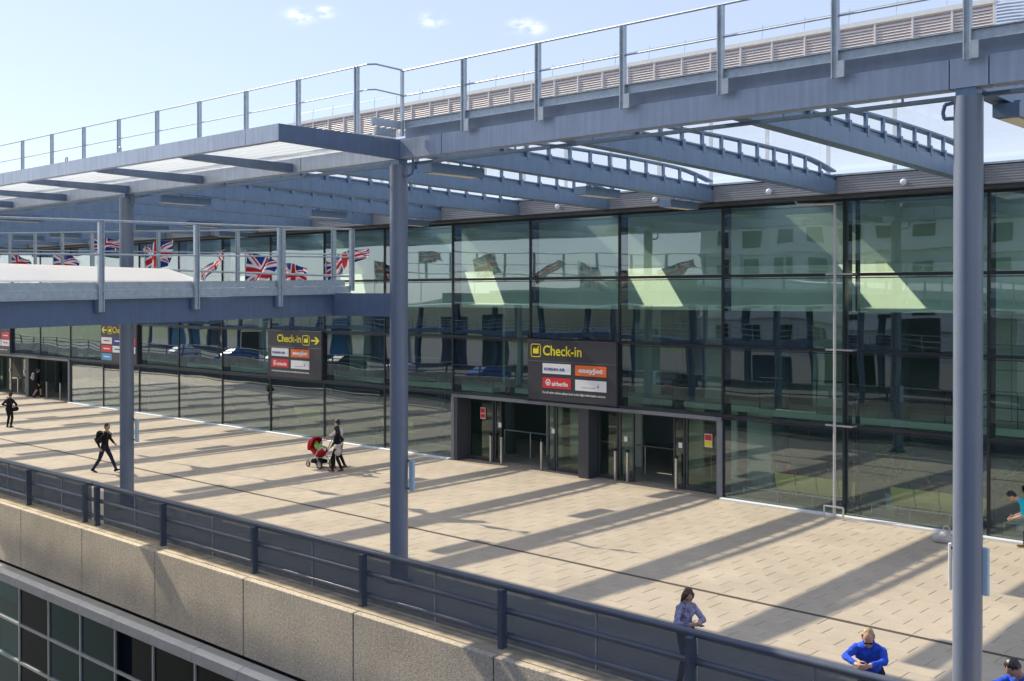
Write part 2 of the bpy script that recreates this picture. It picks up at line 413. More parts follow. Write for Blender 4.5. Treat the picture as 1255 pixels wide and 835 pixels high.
# gutter and soffit above the glass
gx0, gx1 = MX(I0), MX(I1)
def corr(x0, x1, y, z0, z1, n, amp):
    b = MB(); pts = []
    for k in range(n):
        za = z0+(z1-z0)*k/n; h = (z1-z0)/n
        pts += [(za, 0), (za+h*.35, 0), (za+h*.5, amp), (za+h*.85, amp)]
    pts.append((z1, 0))
    vs = [(x, y-o, z) for x in (x0, x1) for z, o in pts]; N = len(pts)
    b.add(vs, [(k, N+k, N+k+1, k+1) for k in range(N-1)]); 
    b.box((x0, y+.005, z0), (x1, y+.06, z1)); return b
for i in range(I0, I1):
    build(corr(MX(i)+.13, MX(i+1)-.13, -.75, 8.94, 9.40, 7, .022), 'gutter_panel', M_gutter, term)
build(MB().box((gx0, -.685, 8.86), (gx1, .219, 8.935)), 'soffit', M_portal, term)
build(MB().box((gx0, -.68, 8.94), (gx1, -.2, 9.42)), 'gutter_box', M_navy, term)
build(MB().box((gx0, -.80, 9.425), (gx1, -.40, 9.475)), 'gutter_lip', M_galv, term)

# interior
build(MB().box((gx0, .9, -.2), (gx1, 14, -.012)), 'interior_floor', M_floor_i, term)
build(MB().box((gx0, 13.6, 0), (gx1, 14, 9)), 'back_wall', M_int, term)
b = MB()
for (xa, xb) in ((gx0, MX(-3)), (MX(0), MX(8)), (MX(11), gx1)): b.box((xa, 2.1, 2.36), (xb, 4.2, 2.56))
b.box((MX(-3), 2.6, 2.36), (MX(0), 4.2, 2.56)); b.box((MX(8), 2.6, 2.362), (MX(11), 4.2, 2.562))
build(b, 'mezzanine_slab', M_intlt, term)
for sx0, sx1, pn in ((MX(-8), MX(8), 1), (MX(11), MX(17), 1)):
    b = MB(); b.tube([(sx0, 2.2, 3.55), (sx1, 2.2, 3.55)], .022); b.tube([(sx0, 2.2, 3.1), (sx1, 2.2, 3.1)], .012)
    x = sx0
    while x <= sx1: b.cyl((x, 2.2, 2.56), (x, 2.2, 3.55), .018, seg=6); x += W/2
    build(b, 'mezzanine_rail', M_dark, term)
# upper bulkhead (cream) with rooflight slots in the roof slab above it
build(MB().prism([(gx0, .62, 5.78), (gx0, 1.56, 7.08), (gx0, 1.66, 7.08), (gx0, 1.66, 5.70), (gx0, .62, 5.70)], (gx1-gx0, 0, 0)), 'bulkhead', M_cream, term)
build(MB().box((gx0, 1.78, 7.0), (gx1, 1.88, 8.85)), 'upper_wall', M_intlt, term)
RL0, RL1 = .22, 1.75
slots = []
i = -7
while i < 17:
    slots.append((MX(i)+.50, MX(i)+2.25)); i += 2
b = MB(); xs = gx0
for (a, c) in slots:
    if a > xs: b.box((xs, RL0, 8.936), (a, RL1, 9.15))
    xs = max(xs, c)
b.box((xs, RL0, 8.936), (gx1, RL1, 9.15))
roofb = build(MB().box((gx0, RL1+.001, 8.86), (gx1, 14, 9.15)), 'roof_slab', M_gutter, term)
build(b, 'rooflight_kerb', M_gutter, term)
for (x, yy) in [(MX(k)+.55, 2.6) for k in range(-8, 17)]:
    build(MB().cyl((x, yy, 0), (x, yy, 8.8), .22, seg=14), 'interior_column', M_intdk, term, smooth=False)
# inner partitions: dark shops with pale panelled walls
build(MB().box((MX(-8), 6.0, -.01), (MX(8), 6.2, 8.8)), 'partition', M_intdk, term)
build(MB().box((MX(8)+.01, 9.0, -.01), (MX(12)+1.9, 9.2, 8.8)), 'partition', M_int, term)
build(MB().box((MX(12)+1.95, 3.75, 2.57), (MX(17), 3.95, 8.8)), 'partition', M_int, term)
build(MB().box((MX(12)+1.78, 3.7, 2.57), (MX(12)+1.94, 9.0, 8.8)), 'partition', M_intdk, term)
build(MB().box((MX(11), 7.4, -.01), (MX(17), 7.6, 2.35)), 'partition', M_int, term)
wp = MB().bevbox((.008, -.03, .008), (1.28, 0, .70), .004).mesh('wall_panel', M_intlt)
x = MX(12)+1.96
while x < MX(16):
    for k in range(5): inst('wall_panel', wp, (x, 3.745, 2.6+.72*k), term)
    x += 1.30
for (xx, ww) in ((MX(5)+.6, 1.5), (MX(7)+2.7, 1.0), (MX(9)+1.6, 1.1), (MX(10)+.7, .9), (MX(3)+1, 1.3), (MX(11)+.9, 1.0)):
    build(MB().box((xx, 4.0, 2.57), (xx+ww, 4.1, 5.75)), 'pale_pier', M_intlt, term)
for (xx, ww) in ((-27.4, .8), (-26.2, .5), (-23.9, 1.0), (-21.2, .9), (-19.6, .6), (-18.6, .9)):
    build(MB().box((xx, 3.2, 0), (xx+ww, 3.3, 2.3)), 'pale_pier', M_intlt, term)
b = MB().tube([(MX(8)+.6, 2.2, .02), (MX(8)+.6, 2.2, .95), (MX(11)-.4, 2.2, .95), (MX(11)-.4, 2.2, .02)], .025)
for k in range(1, 8): b.cyl((MX(8)+.6+1.33*k, 2.2, 0), (MX(8)+.6+1.33*k, 2.2, .95), .018, seg=6)
build(b, 'queue_rail', M_ssteel, term)
# inside guard rail by the glass
for xa, xb in ((MX(11)+.4, MX(12)-.1), (MX(12)+.55, MX(13)-.1), (MX(13)+.2, MX(14)-.1), (MX(4)+.1, MX(6)-.1), (MX(6)+.1, MX(8)-.2)):
    b = MB().tube([(xa, .55, .02), (xa, .55, .33), (xb, .55, .33), (xb, .55, .02)], .022)
    for k in range(1, 3): xk = xa+(xb-xa)*k/3; b.cyl((xk, .55, 0), (xk, .55, .33), .016, seg=6)
    build(b, 'guard_rail', M_ssteel, term)

# entrances ------------------------------------------------------------------
def entrance(ia, ib, pier, lay):
    xa, xb = MX(ia), MX(ib)
    YD = .58
    lint = M_lintel
    for k in range(ia, ib):
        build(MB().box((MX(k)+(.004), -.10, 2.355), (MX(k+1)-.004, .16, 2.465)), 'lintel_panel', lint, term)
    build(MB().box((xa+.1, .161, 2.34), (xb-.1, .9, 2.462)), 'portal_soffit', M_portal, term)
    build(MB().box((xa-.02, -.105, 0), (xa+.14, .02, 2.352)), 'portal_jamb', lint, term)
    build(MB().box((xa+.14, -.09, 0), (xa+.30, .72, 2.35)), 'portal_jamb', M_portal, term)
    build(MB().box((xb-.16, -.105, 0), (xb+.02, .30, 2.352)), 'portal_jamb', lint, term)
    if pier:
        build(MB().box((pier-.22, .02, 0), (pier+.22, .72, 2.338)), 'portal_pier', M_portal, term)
    door_top = 2.335
    for (x0, x1, kind) in lay:
        f = MB(); t = .055
        f.box((x0, YD-.03, .01), (x0+t, YD+.03, door_top)); f.box((x1-t, YD-.03, .01), (x1, YD+.03, door_top))
        f.box((x0+t, YD-.029, .01), (x1-t, YD+.029, .13)); f.box((x0+t, YD-.029, door_top-.09), (x1-t, YD+.029, door_top))
        fo = build(f, 'door_leaf' if kind == 'leaf' else 'side_screen', M_portal, term)
        build(MB().box((x0+t+.002, YD-.008, .135), (x1-t-.002, YD+.008, door_top-.095)), 'door_glass', M_gdoor, fo)
        if kind == 'leaf':
            build(MB().box((x0+.2, YD-.045, 1.30), (x0+.34, YD-.032, 1.47)), 'door_notice', M_swhite, fo)
entrance(8, 11, -23.0, [(-28.95, -27.70, 'side'), (-27.62, -27.30, 'leaf'), (-25.05, -24.72, 'leaf'), (-24.66, -23.24, 'side'),
                        (-22.76, -21.95, 'side'), (-21.88, -21.28, 'leaf'), (-19.72, -19.30, 'leaf'), (-19.24, -17.75, 'side')])
entrance(-3, 0, -66.3, [(-71.8, -70.4, 'side'), (-70.3, -69.8, 'leaf'), (-68.2, -67.6, 'leaf'), (-66.05, -64.9, 'side'), (-62.0, -61.5, 'leaf'), (-61.45, -60.7, 'side')])
def gpost(x, y):
    b = MB().box((x-.035, y-.035, 0), (x+.035, y+.035, .98)); o = build(b, 'guard_post', M_ssteel, term)
    build(MB().box((x-.045, y-.045, .985), (x+.045, y+.045, 1.06)), 'post_cap', M_black, o)
for x in (-27.66, -27.12, -25.18, -21.92, -21.42, -19.5, -68.4, -66.9, -64.4, -62.6): gpost(x, .38)
def notice(x0, z0, w, h, m1, m2):
    o = build(MB().box((x0, .535, z0), (x0+w, .545, z0+h)), 'notice', M_swhite, term)
    build(MB().box((x0+.02, .528, z0+.03), (x0+w-.02, .534, z0+h*.45)), 'notice_print', m1, o)
    build(MB().box((x0+.02, .528, z0+h*.52), (x0+w-.02, .534, z0+h-.03)), 'notice_print', m2, o)
notice(-28.35, 1.55, .26, .42, M_red, M_red); notice(-18.55, 1.42, .28, .42, M_yellow, M_red)

# roof plant screen ---------------------------------------------------------------
YL = 4.0; LP = 1.19
lou = thing('roof_plant_screen', 'long louvred metal plant screen standing on the terminal roof', 'louvre screen', (-21, YL, 9.2))
def louvre_panel():
    b = MB()
    b.box((.03, .05, .0), (LP-.03, .10, 1.15), 1)
    n = 12
    for k in range(n):
        z = .05+1.05*k/n
        b.add([(.04, 0, z), (LP-.04, 0, z), (LP-.04, .055, z+.075), (.04, .055, z+.075), (.04, .008, z-.006), (LP-.04, .008, z-.006), (LP-.04, .06, z+.066), (.04, .06, z+.066)],
              [(0,1,2,3), (7,6,5,4), (0,4,5,1), (1,5,6,2), (3,2,6,7), (0,3,7,4)])
    return b.mesh('louvre_panel', [M_louv, M_louvd])
lpm = louvre_panel()
post = MB().box((-.03, -.02, 0), (.03, .04, 1.18)).mesh('screen_post', M_louv)
ZL = 13.45
x = -12.2; k = 0
while x > -44:
    x -= LP
    inst('louvre_panel', lpm, (x, YL, ZL), lou); inst('screen_post', post, (x, YL, ZL), lou)
inst('louvre_panel', lpm, (-12.2, YL, ZL), lou); inst('screen_post', post, (-12.2, YL, ZL), lou); inst('screen_post', post, (-11.0, YL, ZL), lou)
build(MB().box((-45.2, YL-.03, ZL+1.18), (-11.0, YL+.3, ZL+1.32)), 'screen_capping', M_white, lou)
b = MB()
for k in range(16): b.box((-44.8-.05+2.2*k, YL+.1, 9.15), (-44.8+.05+2.2*k, YL+.2, ZL)); 
b.box((-45.2, YL+.1, ZL-.12), (-11.0, YL+.2, ZL-.01)); build(b, 'screen_frame', M_galv, lou)
b = MB()
for k in range(13):                                    # rounded end of the screen
    z = ZL+.02+k*.095
    pts = [(-10.95+1.9*math.sin(a), YL+1.9-1.9*math.cos(a)) for a in [R(9*q) for q in range(0, 11)]]
    for (xa, ya), (xb, yb) in zip(pts[:-1], pts[1:]): b.add([(xa, ya, z), (xb, yb, z), (xb, yb+.06, z+.07), (xa, ya+.06, z+.07)], [(0,1,2,3)])
build(b, 'curved_louvre', M_alu, lou)
b = MB().tube([(-45, YL+.2, ZL+1.75), (-6, YL+.2, ZL+1.75)], .012, seg=6)
x = -45
while x < -6: b.cyl((x, YL+.2, ZL+1.3), (x+.05, YL+.2, ZL+1.85), .010, seg=5); x += 1.55
build(b, 'guard_wire', M_galv, lou)
b = MB()
b.box((-60, 4.0, 12.4), (-45.4, 5.4, 13.9)); b.box((-60, 3.9, 13.901), (-45.4, 5.5, 14.05))
build(b, 'roof_upstand', M_roofw, lou)

# ================================================================== CANOPY
can = thing('entrance_canopy', 'blue grey steel canopy with clear roof spanning the terrace in front of the glass wall', 'canopy', (-17.6, YC, 9.1))
BX0, BX1 = -76, 8
ZB0, ZB1 = 9.097, 9.515                    # underside and ledge of the main beam
# main beam in bolted lengths
cuts = [BX0, -58.5, -49.85, -41.5, -33.4, -29.1, -21.003, -16.205, -5.839, -5.296, BX1]
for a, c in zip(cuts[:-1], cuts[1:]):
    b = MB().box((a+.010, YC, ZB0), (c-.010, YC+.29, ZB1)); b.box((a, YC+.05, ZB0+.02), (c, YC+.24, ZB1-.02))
    build(b, 'main_beam', M_steel_lit, can)
build(MB().box((-17.427, YC+.10, ZB1+.001), (BX1, YC+.14, 9.758)), 'upstand_plate', M_navy, can)
build(MB().box((BX0, YC+.20, ZB1+.001), (BX1, YC+.27, 9.568)), 'roof_kerb', M_navy, can)
# cable tray with hangers
b = MB().box((BX0, YC+.36, 9.006), (BX1, YC+.47, 9.061))
x = BX0+.7
while x < BX1: b.box((x, YC+.40, 9.062), (x+.03, YC+.43, 9.142)); x += 1.96
build(b, 'cable_tray', M_steel, can)
# cross beams with roof brackets and arched glazing rails
def zb0(y): t = (y-YC)/12.32; return 9.235-.295*t
def arch(y):
    t = (y+12.7)/11.95
    return 9.70+.18*math.sin(math.pi*min(max(t*.98+.02, 0), 1))**.7 - .18*max(0, (t-.84)/.16)**1.6
def cross_beam_mesh():
    b = MB(); ya, yb = YC+.295, -.76
    w = .15
    b.prism([(-w, ya, zb0(ya)), (-w, yb, zb0(yb)), (-w, yb, zb0(yb)+.36), (-w, ya, zb0(ya)+.36)], (2*w, 0, 0))
    b.prism([(-w*.55, ya, zb0(ya)+.362), (-w*.55, yb, zb0(yb)+.362), (-w*.55, yb, 9.40), (-w*.55, ya, 9.70)], (w*1.1, 0, 0))
    b.prism([(-w*.8, ya, 9.702), (-w*.8, yb, 9.402), (-w*.8, yb, 9.44), (-w*.8, ya, 9.74)], (w*1.6, 0, 0))
    return b.mesh('cross_beam', M_steel)
cbm = cross_beam_mesh()
fp = MB()
stub_y = [-12.32+.82*k for k in range(15) if -12.32+.82*k < -1.0]
def stub_mesh(y):
    zt = arch(y); zf = 9.74-.30*(y-YC)/12.32
    b = MB().box((.10, y-.05, zf-.20), (.16, y+.05, zf+.03)); b.box((.06, y-.045, zf+.002), (.12, y+.045, zt)); return b
bst = []
for y in stub_y: bst.append((y, stub_mesh(y).mesh('roof_bracket', M_steel)))
arm = MB()
ys = [YC+.33+(-.78-YC-.33)*k/24 for k in range(25)]
for ya, yb in zip(ys[:-1], ys[1:]):
    arm.add([(x, y, arch(y)+z) for y in (ya, yb) for x, z in ((-.10, 0), (.13, 0), (.13, .045), (-.10, .045))], [(0,1,5,4),(1,2,6,5),(2,3,7,6),(3,0,4,7)])
armm = arm.mesh('glazing_rail', M_steel)
rg = MB()
for ya, yb in zip(ys[:-1], ys[1:]):
    rg.add([(x, y, arch(y)+.05+z) for y in (ya, yb) for x, z in ((.02, 0), (W-.02, 0), (W-.02, .012), (.02, .012))], [(0,1,5,4),(3,2,6,7)])
rgm = rg.mesh('roof_glazing', M_roofg)
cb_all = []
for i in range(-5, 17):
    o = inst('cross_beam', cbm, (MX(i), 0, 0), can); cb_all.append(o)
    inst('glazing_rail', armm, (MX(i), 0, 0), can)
    if i < 16: inst('roof_glazing', rgm, (MX(i), 0, 0), can)
    if i >= 4:
        for y, m in bst: inst('roof_bracket', m, (MX(i), 0, 0), o)
# light boxes under every third beam
def lightbox(y0, L):
    b = MB(); z1 = zb0(y0+L/2)-.03; z0 = z1-.20
    b.prism([(-.30, y0, z0), (.10, y0, z0-.02), (.10, y0, z1), (-.30, y0, z1)], (0, L, 0))
    b.box((-.24, y0+.12, z0-.022), (.04, y0+L-.12, z0-.012), 1)
    b.box((-.05, y0+.2, z1), (.05, y0+.26, z1+.06)); b.box((-.05, y0+L-.26, z1), (.05, y0+L-.2, z1+.06))
    return b.mesh('light_box', [M_steel, M_cream])
lbm = [lightbox(-11.9, 1.7), lightbox(-6.4, 1.5), lightbox(-2.5, 1.45)]; lb_near = lightbox(-11.15, 1.8)
for i in range(-4, 16):
    for k in range(3):
        if (i-11) % 3 == 0 or ((i-11) % 3 == 1 and k == 1 and i < 8): inst('light_box', lb_near if (i == 14 and k == 0) else lbm[k], (MX(i)+(.25 if i == 14 else -.30), 0, 0), can)

# projecting left part: fascia, end beam, brackets, translucent corrugated sheets, walkway grating
FX = -17.472; YF = -16.194
fc = [BX0, -58, -49, -38, -30.146, -18.604, FX]
FZ0, FZ1 = 9.174, 9.497
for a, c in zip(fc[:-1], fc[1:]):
    build(MB().box((a+.008, YF, FZ0), (c-.008, YF+.15, FZ1)), 'fascia', M_steel_lit, can)
build(MB().prism([(FX-.14, YF+.002, FZ0-.005), (FX-.14, YC-.004, ZB0-.005), (FX-.14, YC-.004, ZB1-.01), (FX-.14, YF+.002, FZ1-.003)], (.14, 0, 0)), 'end_beam', M_navy, can)  # same paint as the fascia; navy here puts its shade into the colour
b = MB(); pts = []; y = YF+.18; zc = 9.332
while y < YC-.25:
    pts += [(y, zc), (y+.10, zc), (y+.15, zc+.07), (y+.25, zc+.07)]; y += .30
vs = [(x, yy, z) for x in (BX0, FX-.16) for yy, z in pts]; N = len(pts)
b.add(vs, [(k, k+1, N+k+1, N+k) for k in range(N-1)])
b.add([(x, yy, z+.012) for x, yy, z in vs], [(k, N+k, N+k+1, k+1) for k in range(N-1)])
build(b, 'corrugated_sheet', M_corr, can)
b = MB(); zg = 9.522; yg = -13.948
for k in range(9): b.box((BX0, yg+.095*k, zg), (FX-.02, yg+.008+.095*k, zg+.03))
x = BX0
while x < FX-.1: b.box((x, yg, zg+.002), (x+.012, yg+.77, zg+.028)); x += .6
build(b, 'walkway_grating', M_galv, can)
for k in range(0, 15):
    x = FX-3.915*(k+1)
    if x < BX0: break
    b = MB().prism([(x-.08, YC-.004, ZB0+.02), (x-.08, YF+.16, FZ0+.01), (x-.08, YF+.16, FZ0+.13), (x-.08, YC-.004, ZB0+.21)], (.16, 0, 0))
    b.prism([(x-.11, YC-.006, ZB0), (x-.11, YF+.3, FZ0-.002), (x-.11, YF+.3, FZ0+.018), (x-.11, YC-.006, ZB0+.02)], (.22, 0, 0))
    build(b, 'bracket_arm', M_navy, can)
for x in (-23.900, -26.616):
    b = MB(); b.tube([(x, YF+.08, FZ1), (x, YF+.08, FZ1+.09), (x+.03, YF+.08, FZ1+.13), (x+.07, YF+.08, FZ1+.13), (x+.10, YF+.08, FZ1+.09), (x+.10, YF+.08, FZ1)], .018, seg=6)
    build(b, 'lifting_eye', M_galv, can)

# columns
def column(x, label):
    t = thing('canopy_column', label, 'column', (x, YC, 0), 'round columns carrying the canopy')
    o = build(MB().cyl((x, YC+.14, .03), (x, YC+.14, ZB0-.11), .197, seg=40), 'shaft', M_column, t); shade_auto(o.data)
    build(MB().cyl((x, YC+.14, -.004), (x, YC+.14, .035), .31, seg=32), 'base_plate', M_navy, t)
    build(MB().box((x-.14, YC+.02, ZB0-.109), (x+.14, YC+.26, ZB0-.002)), 'head_block', M_steel, t)
    zh = ZB0-.40
    p = [(x-.18, YC+.14, zh+.23), (x-.33, YC+.14, zh+.21), (x-.36, YC+.14, zh+.10), (x-.34, YC+.14, zh+.01), (x-.17, YC+.14, zh)] if x > -10 else [(x+.50, YC+.1, zh+.38), (x+.50, YC+.1, zh+.16), (x+.46, YC+.1, zh+.07), (x+.36, YC+.1, zh+.04), (x+.17, YC+.1, zh+.06)]
    build(MB().tube(p, .028), 'drain_hook', M_navy, t)
column(COLX[0], 'round dark column standing beside the walking man and rising through the lower walkway roof')
column(COLX[1], 'round blue grey column where the lower walkway roof meets the canopy')
column(COLX[2], 'nearest round column, tallest in view, beside the man in the blue jacket')

# column side signs (blade panels seen on edge)
def blade(x, y, z0, z1, label, w=.145):
    t = thing('blade_sign', label, 'sign', (x, y, 0), 'blade signs fixed to the canopy columns')
    build(MB().bevbox((x, y, z0), (x+w, y+.07, z1), .015), 'panel', M_blade, t)
    build(MB().box((x-.14, y+.02, z1-.05), (x-.001, y+.05, z1-.02)), 'bracket', M_black, t)
    build(MB().box((x-.14, y+.02, z0+.03), (x-.001, y+.05, z0+.06)), 'bracket', M_black, t)
blade(-17.46, -12.862, 1.963, 2.642, 'pale blue sign panel fixed to the middle column, left of the entrance')
blade(-29.20, -12.889, 1.945, 2.615, 'small pale blue sign panel fixed to the far left column behind the walking man')
blade(-5.50, -12.889, 1.972, 2.642, 'pale blue sign panel fixed to the right side of the nearest column')
t = thing('blade_sign', 'white sign panel peeping out on the left side of the nearest column', 'sign', (-5.884, -12.844, 0), 'blade signs fixed to the canopy columns')
build(MB().bevbox((-5.905, -12.915, 1.97), (-5.865, -12.85, 2.64), .008), 'panel', M_white, t); build(MB().box((-5.865, -12.90, 2.56), (-5.78, -12.87, 2.59)), 'bracket', M_black, t)

# dome lamps on the gutter
for k, x in enumerate((-23.35, -19.42, -15.5, -11.6)):
    lab = ['leftmost of the four little white globe lamps on the gutter', 'white globe lamp on the gutter, second from left', 'white globe lamp on the gutter, third from left, near the top of the tall pipe', 'rightmost of the four white globe lamps on the gutter'][k]
    t = thing('globe_lamp', lab, 'lamp', (x, -.8, 9.1), 'white globe lamps along the gutter')
    o = build(MB().sphere((x, -.92, 9.12), .085), 'globe', mat('globe_white', (.75, .78, .9), .2, var=.02), t, smooth=True)
    build(MB().cyl((x, -.78, 9.12), (x, -.86, 9.12), .05), 'mount', M_gutter, t)

# ------------------------------------------------------------------ railings
def ipost(x, y, z0, z1, along='x'):
    b = MB(); w = .055
    if along == 'x':
        b.box((x-w, y-.035, z0), (x-w+.02, y+.035, z1)); b.box((x+w-.02, y-.035, z0), (x+w, y+.035, z1)); b.box((x-w+.02, y-.006, z0), (x+w-.02, y+.006, z1))
    else:
        b.box((x-.035, y-w, z0), (x+.035, y-w+.02, z1)); b.box((x-.035, y+w-.02, z0), (x+.035, y+w, z1)); b.box((x-.006, y-w+.02, z0), (x+.006, y+w-.02, z1))
    return b
rr = thing('roof_railing', 'galvanised railing along the front beam of the canopy, right of the corner', 'railing', (-17.282, -13.170, ZB1), 'galvanised railings around the roofs')
RY = -13.206; RT = 10.926; RM = 10.392; RXC = -17.282
px = [-15.426, -13.453, -11.470, -9.488, -7.496, -5.540, -3.576, -1.584, 0.407]
for x in px:
    o = build(ipost(x, RY, ZB1-.06, RT), 'rail_post', M_galv, rr)
    build(MB().box((x+.06, RY-.04, ZB1-.06), (x+.16, RY-.02, 9.704)), 'fixing_plate', M_galv, o)
e = MB().box((RXC-.03, RY-.02, 9.550), (RXC+.03, RY+.04, RT+.01)); build(e, 'rail_post', M_galv, rr)
build(MB().tube([(RXC, RY+.01, RT), (4, RY+.01, RT)], .022), 'top_rail', M_galv, rr)
build(MB().tube([(RXC, RY+.01, RM), (4, RY+.01, RM)], .017), 'mid_rail', M_galv, rr)
ta, tc_ = 9.717, 9.866
tb = MB().box((RXC+.04, RY+.04, ta), (4, RY+.065, tc_)); tb.box((RXC+.04, RY, tc_-.003), (4, RY+.04, tc_+.012)); tb.box((RXC+.04, RY, ta-.012), (4, RY+.04, ta+.003))
build(tb, 'toe_board', M_galv, rr)
LY = -14.021; LX = -17.780
lr = thing('roof_railing', 'thin galvanised railing against the sky along the left canopy roof, with its short return', 'railing', (LX, LY, ZB1), 'galvanised railings around the roofs')
LT, LM = 10.962, 10.437
for k in range(26):
    build(ipost(LX-2.028*k, LY, ZB1, LT+.01), 'rail_post', M_galv, lr)
build(MB().tube([(-72, LY, LT), (LX+.35, LY, LT), (RXC, LY+.1, LT), (RXC, RY, RT+.02)], .020), 'top_rail', M_galv, lr)
build(MB().tube([(-72, LY, LM), (LX+.35, LY, LM), (RXC, LY+.1, LM), (RXC, RY, RM+.02)], .016), 'mid_rail', M_galv, lr)
build(MB().box((RXC-.04, LY, 9.704), (RXC, RY-.03, 9.857)), 'toe_board', M_galv, lr)
build(MB().box((RXC-.10, LY+.14, 9.522), (RXC-.03, RY-.14, 9.676)), 'kick_plate', M_galv, lr)

# ================================================================== LOWER WALKWAY CANOPY
wx = -19.817
wc = thing('walkway_roof', 'lower covered walkway roof with white vault, joining the canopy at the middle column', 'walkway roof', (wx, YC, 5.71))
SL = .0175
def sz(y): return SL*(y-YC)
ya, yb = -48.0, YC+.16
def beamx(x, w, z0, z1, y0=ya, y1=yb):
    return MB().prism([(x-w, y0, z0+sz(y0)), (x-w, y1, z0+sz(y1)), (x-w, y1, z1+sz(y1)), (x-w, y0, z1+sz(y0))], (w, 0, 0))
build(beamx(wx, .25, 5.711, 6.200), 'side_beam', M_navy, wc)
build(MB().box((wx+.002, YC, 5.716), (-17.717, YC+.3, 6.223)), 'end_beam', M_navy, wc)
build(MB().box((-43, YC+.31, 5.747), (wx-.27, YC+.5, 6.291)), 'end_beam', M_navy, wc)
gal = beamx(wx+.10, .03, 6.232, 6.381, ya, -12.618)
build(gal, 'toe_board', M_galv, wc)
gal = beamx(wx+.12, .05, 6.205, 6.229, ya, -12.618)
build(gal, 'toe_angle', M_galv, wc)
build(beamx(wx+.06, .05, 6.386, 6.526, ya, -12.753), 'kerb_flashing', M_galv, wc)
# vaulted white membrane: flat verge, then a rising curve to the left
def vault(u, v):
    y = ya+(-16.329-ya)*v
    q = u**2.6
    x = -19.917-23.0*q
    z = 6.475+.23*min(23.0*q/1.4, 1)+.033*23.0*q
    return (x, y, z+SL*(y+16)*.3)
b = MB().grid(vault, 46, 24)
vs2 = [(x, y, z-.03) for x, y, z in b.v]; fs2 = [tuple(reversed(f)) for f in b.f]
b.add(vs2, fs2)
o = build(b, 'vault_membrane', M_memb, wc); shade_auto(o.data, 8)
build(MB().box((-43, -16.465, 6.2), (wx-.3, -16.338, 6.453)), 'vault_edge', M_galv, wc)
for k in range(9):
    y = YC-.6-4.2*k
    build(MB().box((-43, y-.12, 5.80+sz(y)), (wx-.27, y+.12, 6.05+sz(y))), 'cross_beam', M_navy, wc)
build(beamx(-31.0, .3, 5.75, 6.2), 'side_beam', M_navy, wc); build(beamx(-43, .3, 5.75, 6.2), 'side_beam', M_navy, wc)
for y in (-19.0, -28.0, -39.0):
    for x in (-31.15, -43.15):
        build(MB().cyl((x, y, -9), (x, y, 5.68+sz(y)), .2, seg=18), 'support_post', M_navy, wc, smooth=False)

wr = thing('walkway_railing', 'galvanised railing along the near edge of the lower walkway roof', 'railing', (wx, -11.2, 6.3), 'galvanised railings around the roofs')
posts_y = [-12.600, -14.591, -16.628, -18.665, -20.702, -22.712, -24.794, -26.786, -28.868, -30.859, -32.851, -34.933, -36.925, -38.917, -40.999]
for y in posts_y:
    z0 = 6.272 if y > -13 else 5.956
    o = build(ipost(wx+.12, y, z0+sz(y), 7.703+sz(y), 'y'), 'rail_post', M_galv, wr)
    if y < -13: build(MB().box((wx+.005, y-.09, 5.947+sz(y)), (wx+.08, y-.06, 6.200+sz(y))), 'fixing_plate', M_navy, o)
def ry(z, r): return MB().tube([(wx+.12, -43, z+sz(-43)), (wx+.12, -12.600, z+sz(-12.600))], r)
build(ry(7.694, .022), 'top_rail', M_galv, wr); build(ry(7.051, .017), 'mid_rail', M_galv, wr)
wr2 = thing('walkway_railing', 'galvanised railing climbing along the back edge of the lower walkway roof before the flags', 'railing', (-20, -12.627, 6.3), 'galvanised railings around the roofs')
def zr(x): return .033*(-19.826-x)
xk = [-20.333-1.996*k for k in range(14)]
for x in xk: build(ipost(x, -12.627, 6.336+zr(x), 7.721+zr(x)), 'rail_post', M_galv, wr2)
def rx(z, r): return MB().tube([(-19.736, -12.627, z), (-47, -12.627, z+zr(-47))], r)
build(rx(7.712, .020), 'top_rail', M_galv, wr2); build(rx(7.123, .016), 'mid_rail', M_galv, wr2); build(rx(6.616, .027), 'bottom_rail', M_galv, wr2)

# ================================================================== FLAGS
def union_color(u, v):
    x, y = u*60, v*30
    def dist(px, py, x0, y0, x1, y1):
        dx, dy = x1-x0, y1-y0; L = math.hypot(dx, dy); return ((px-x0)*dy-(py-y0)*dx)/L
    blue, red, wht = (.012, .028, .21), (.56, .010, .022), (.80, .80, .80)
    if abs(x-30) < 3 or abs(y-15) < 3: return red
    if abs(x-30) < 5 or abs(y-15) < 5: return wht
    d1 = dist(x, y, 0, 0, 60, 30); d2 = dist(x, y, 0, 30, 60, 0)
    left = x < 30
    if (0 < d1 < 2 if left else -2 < d1 < 0): return red
    if (0 < d2 < 2 if not left else -2 < d2 < 0) : return red
    if abs(d1) < 3 or abs(d2) < 3: return wht
    return blue
def flag_mat():
    m = bpy.data.materials.new('flag_cloth'); n, l = nodes_of(m); b = n['Principled BSDF']
    a = n.new('ShaderNodeVertexColor'); a.layer_name = 'cloth'
    l.new(a.outputs['Color'], b.inputs['Base Color']); b.inputs['Roughness'].default_value = .8
    t = n.new('ShaderNodeBsdfTranslucent'); l.new(a.outputs['Color'], t.inputs['Color'])
    mx = n.new('ShaderNodeMixShader'); mx.inputs[0].default_value = .35
    l.new(b.outputs[0], mx.inputs[1]); l.new(t.outputs[0], mx.inputs[2]); l.new(mx.outputs[0], n['Material Output'].inputs['Surface'])
    return m
M_flag = flag_mat()
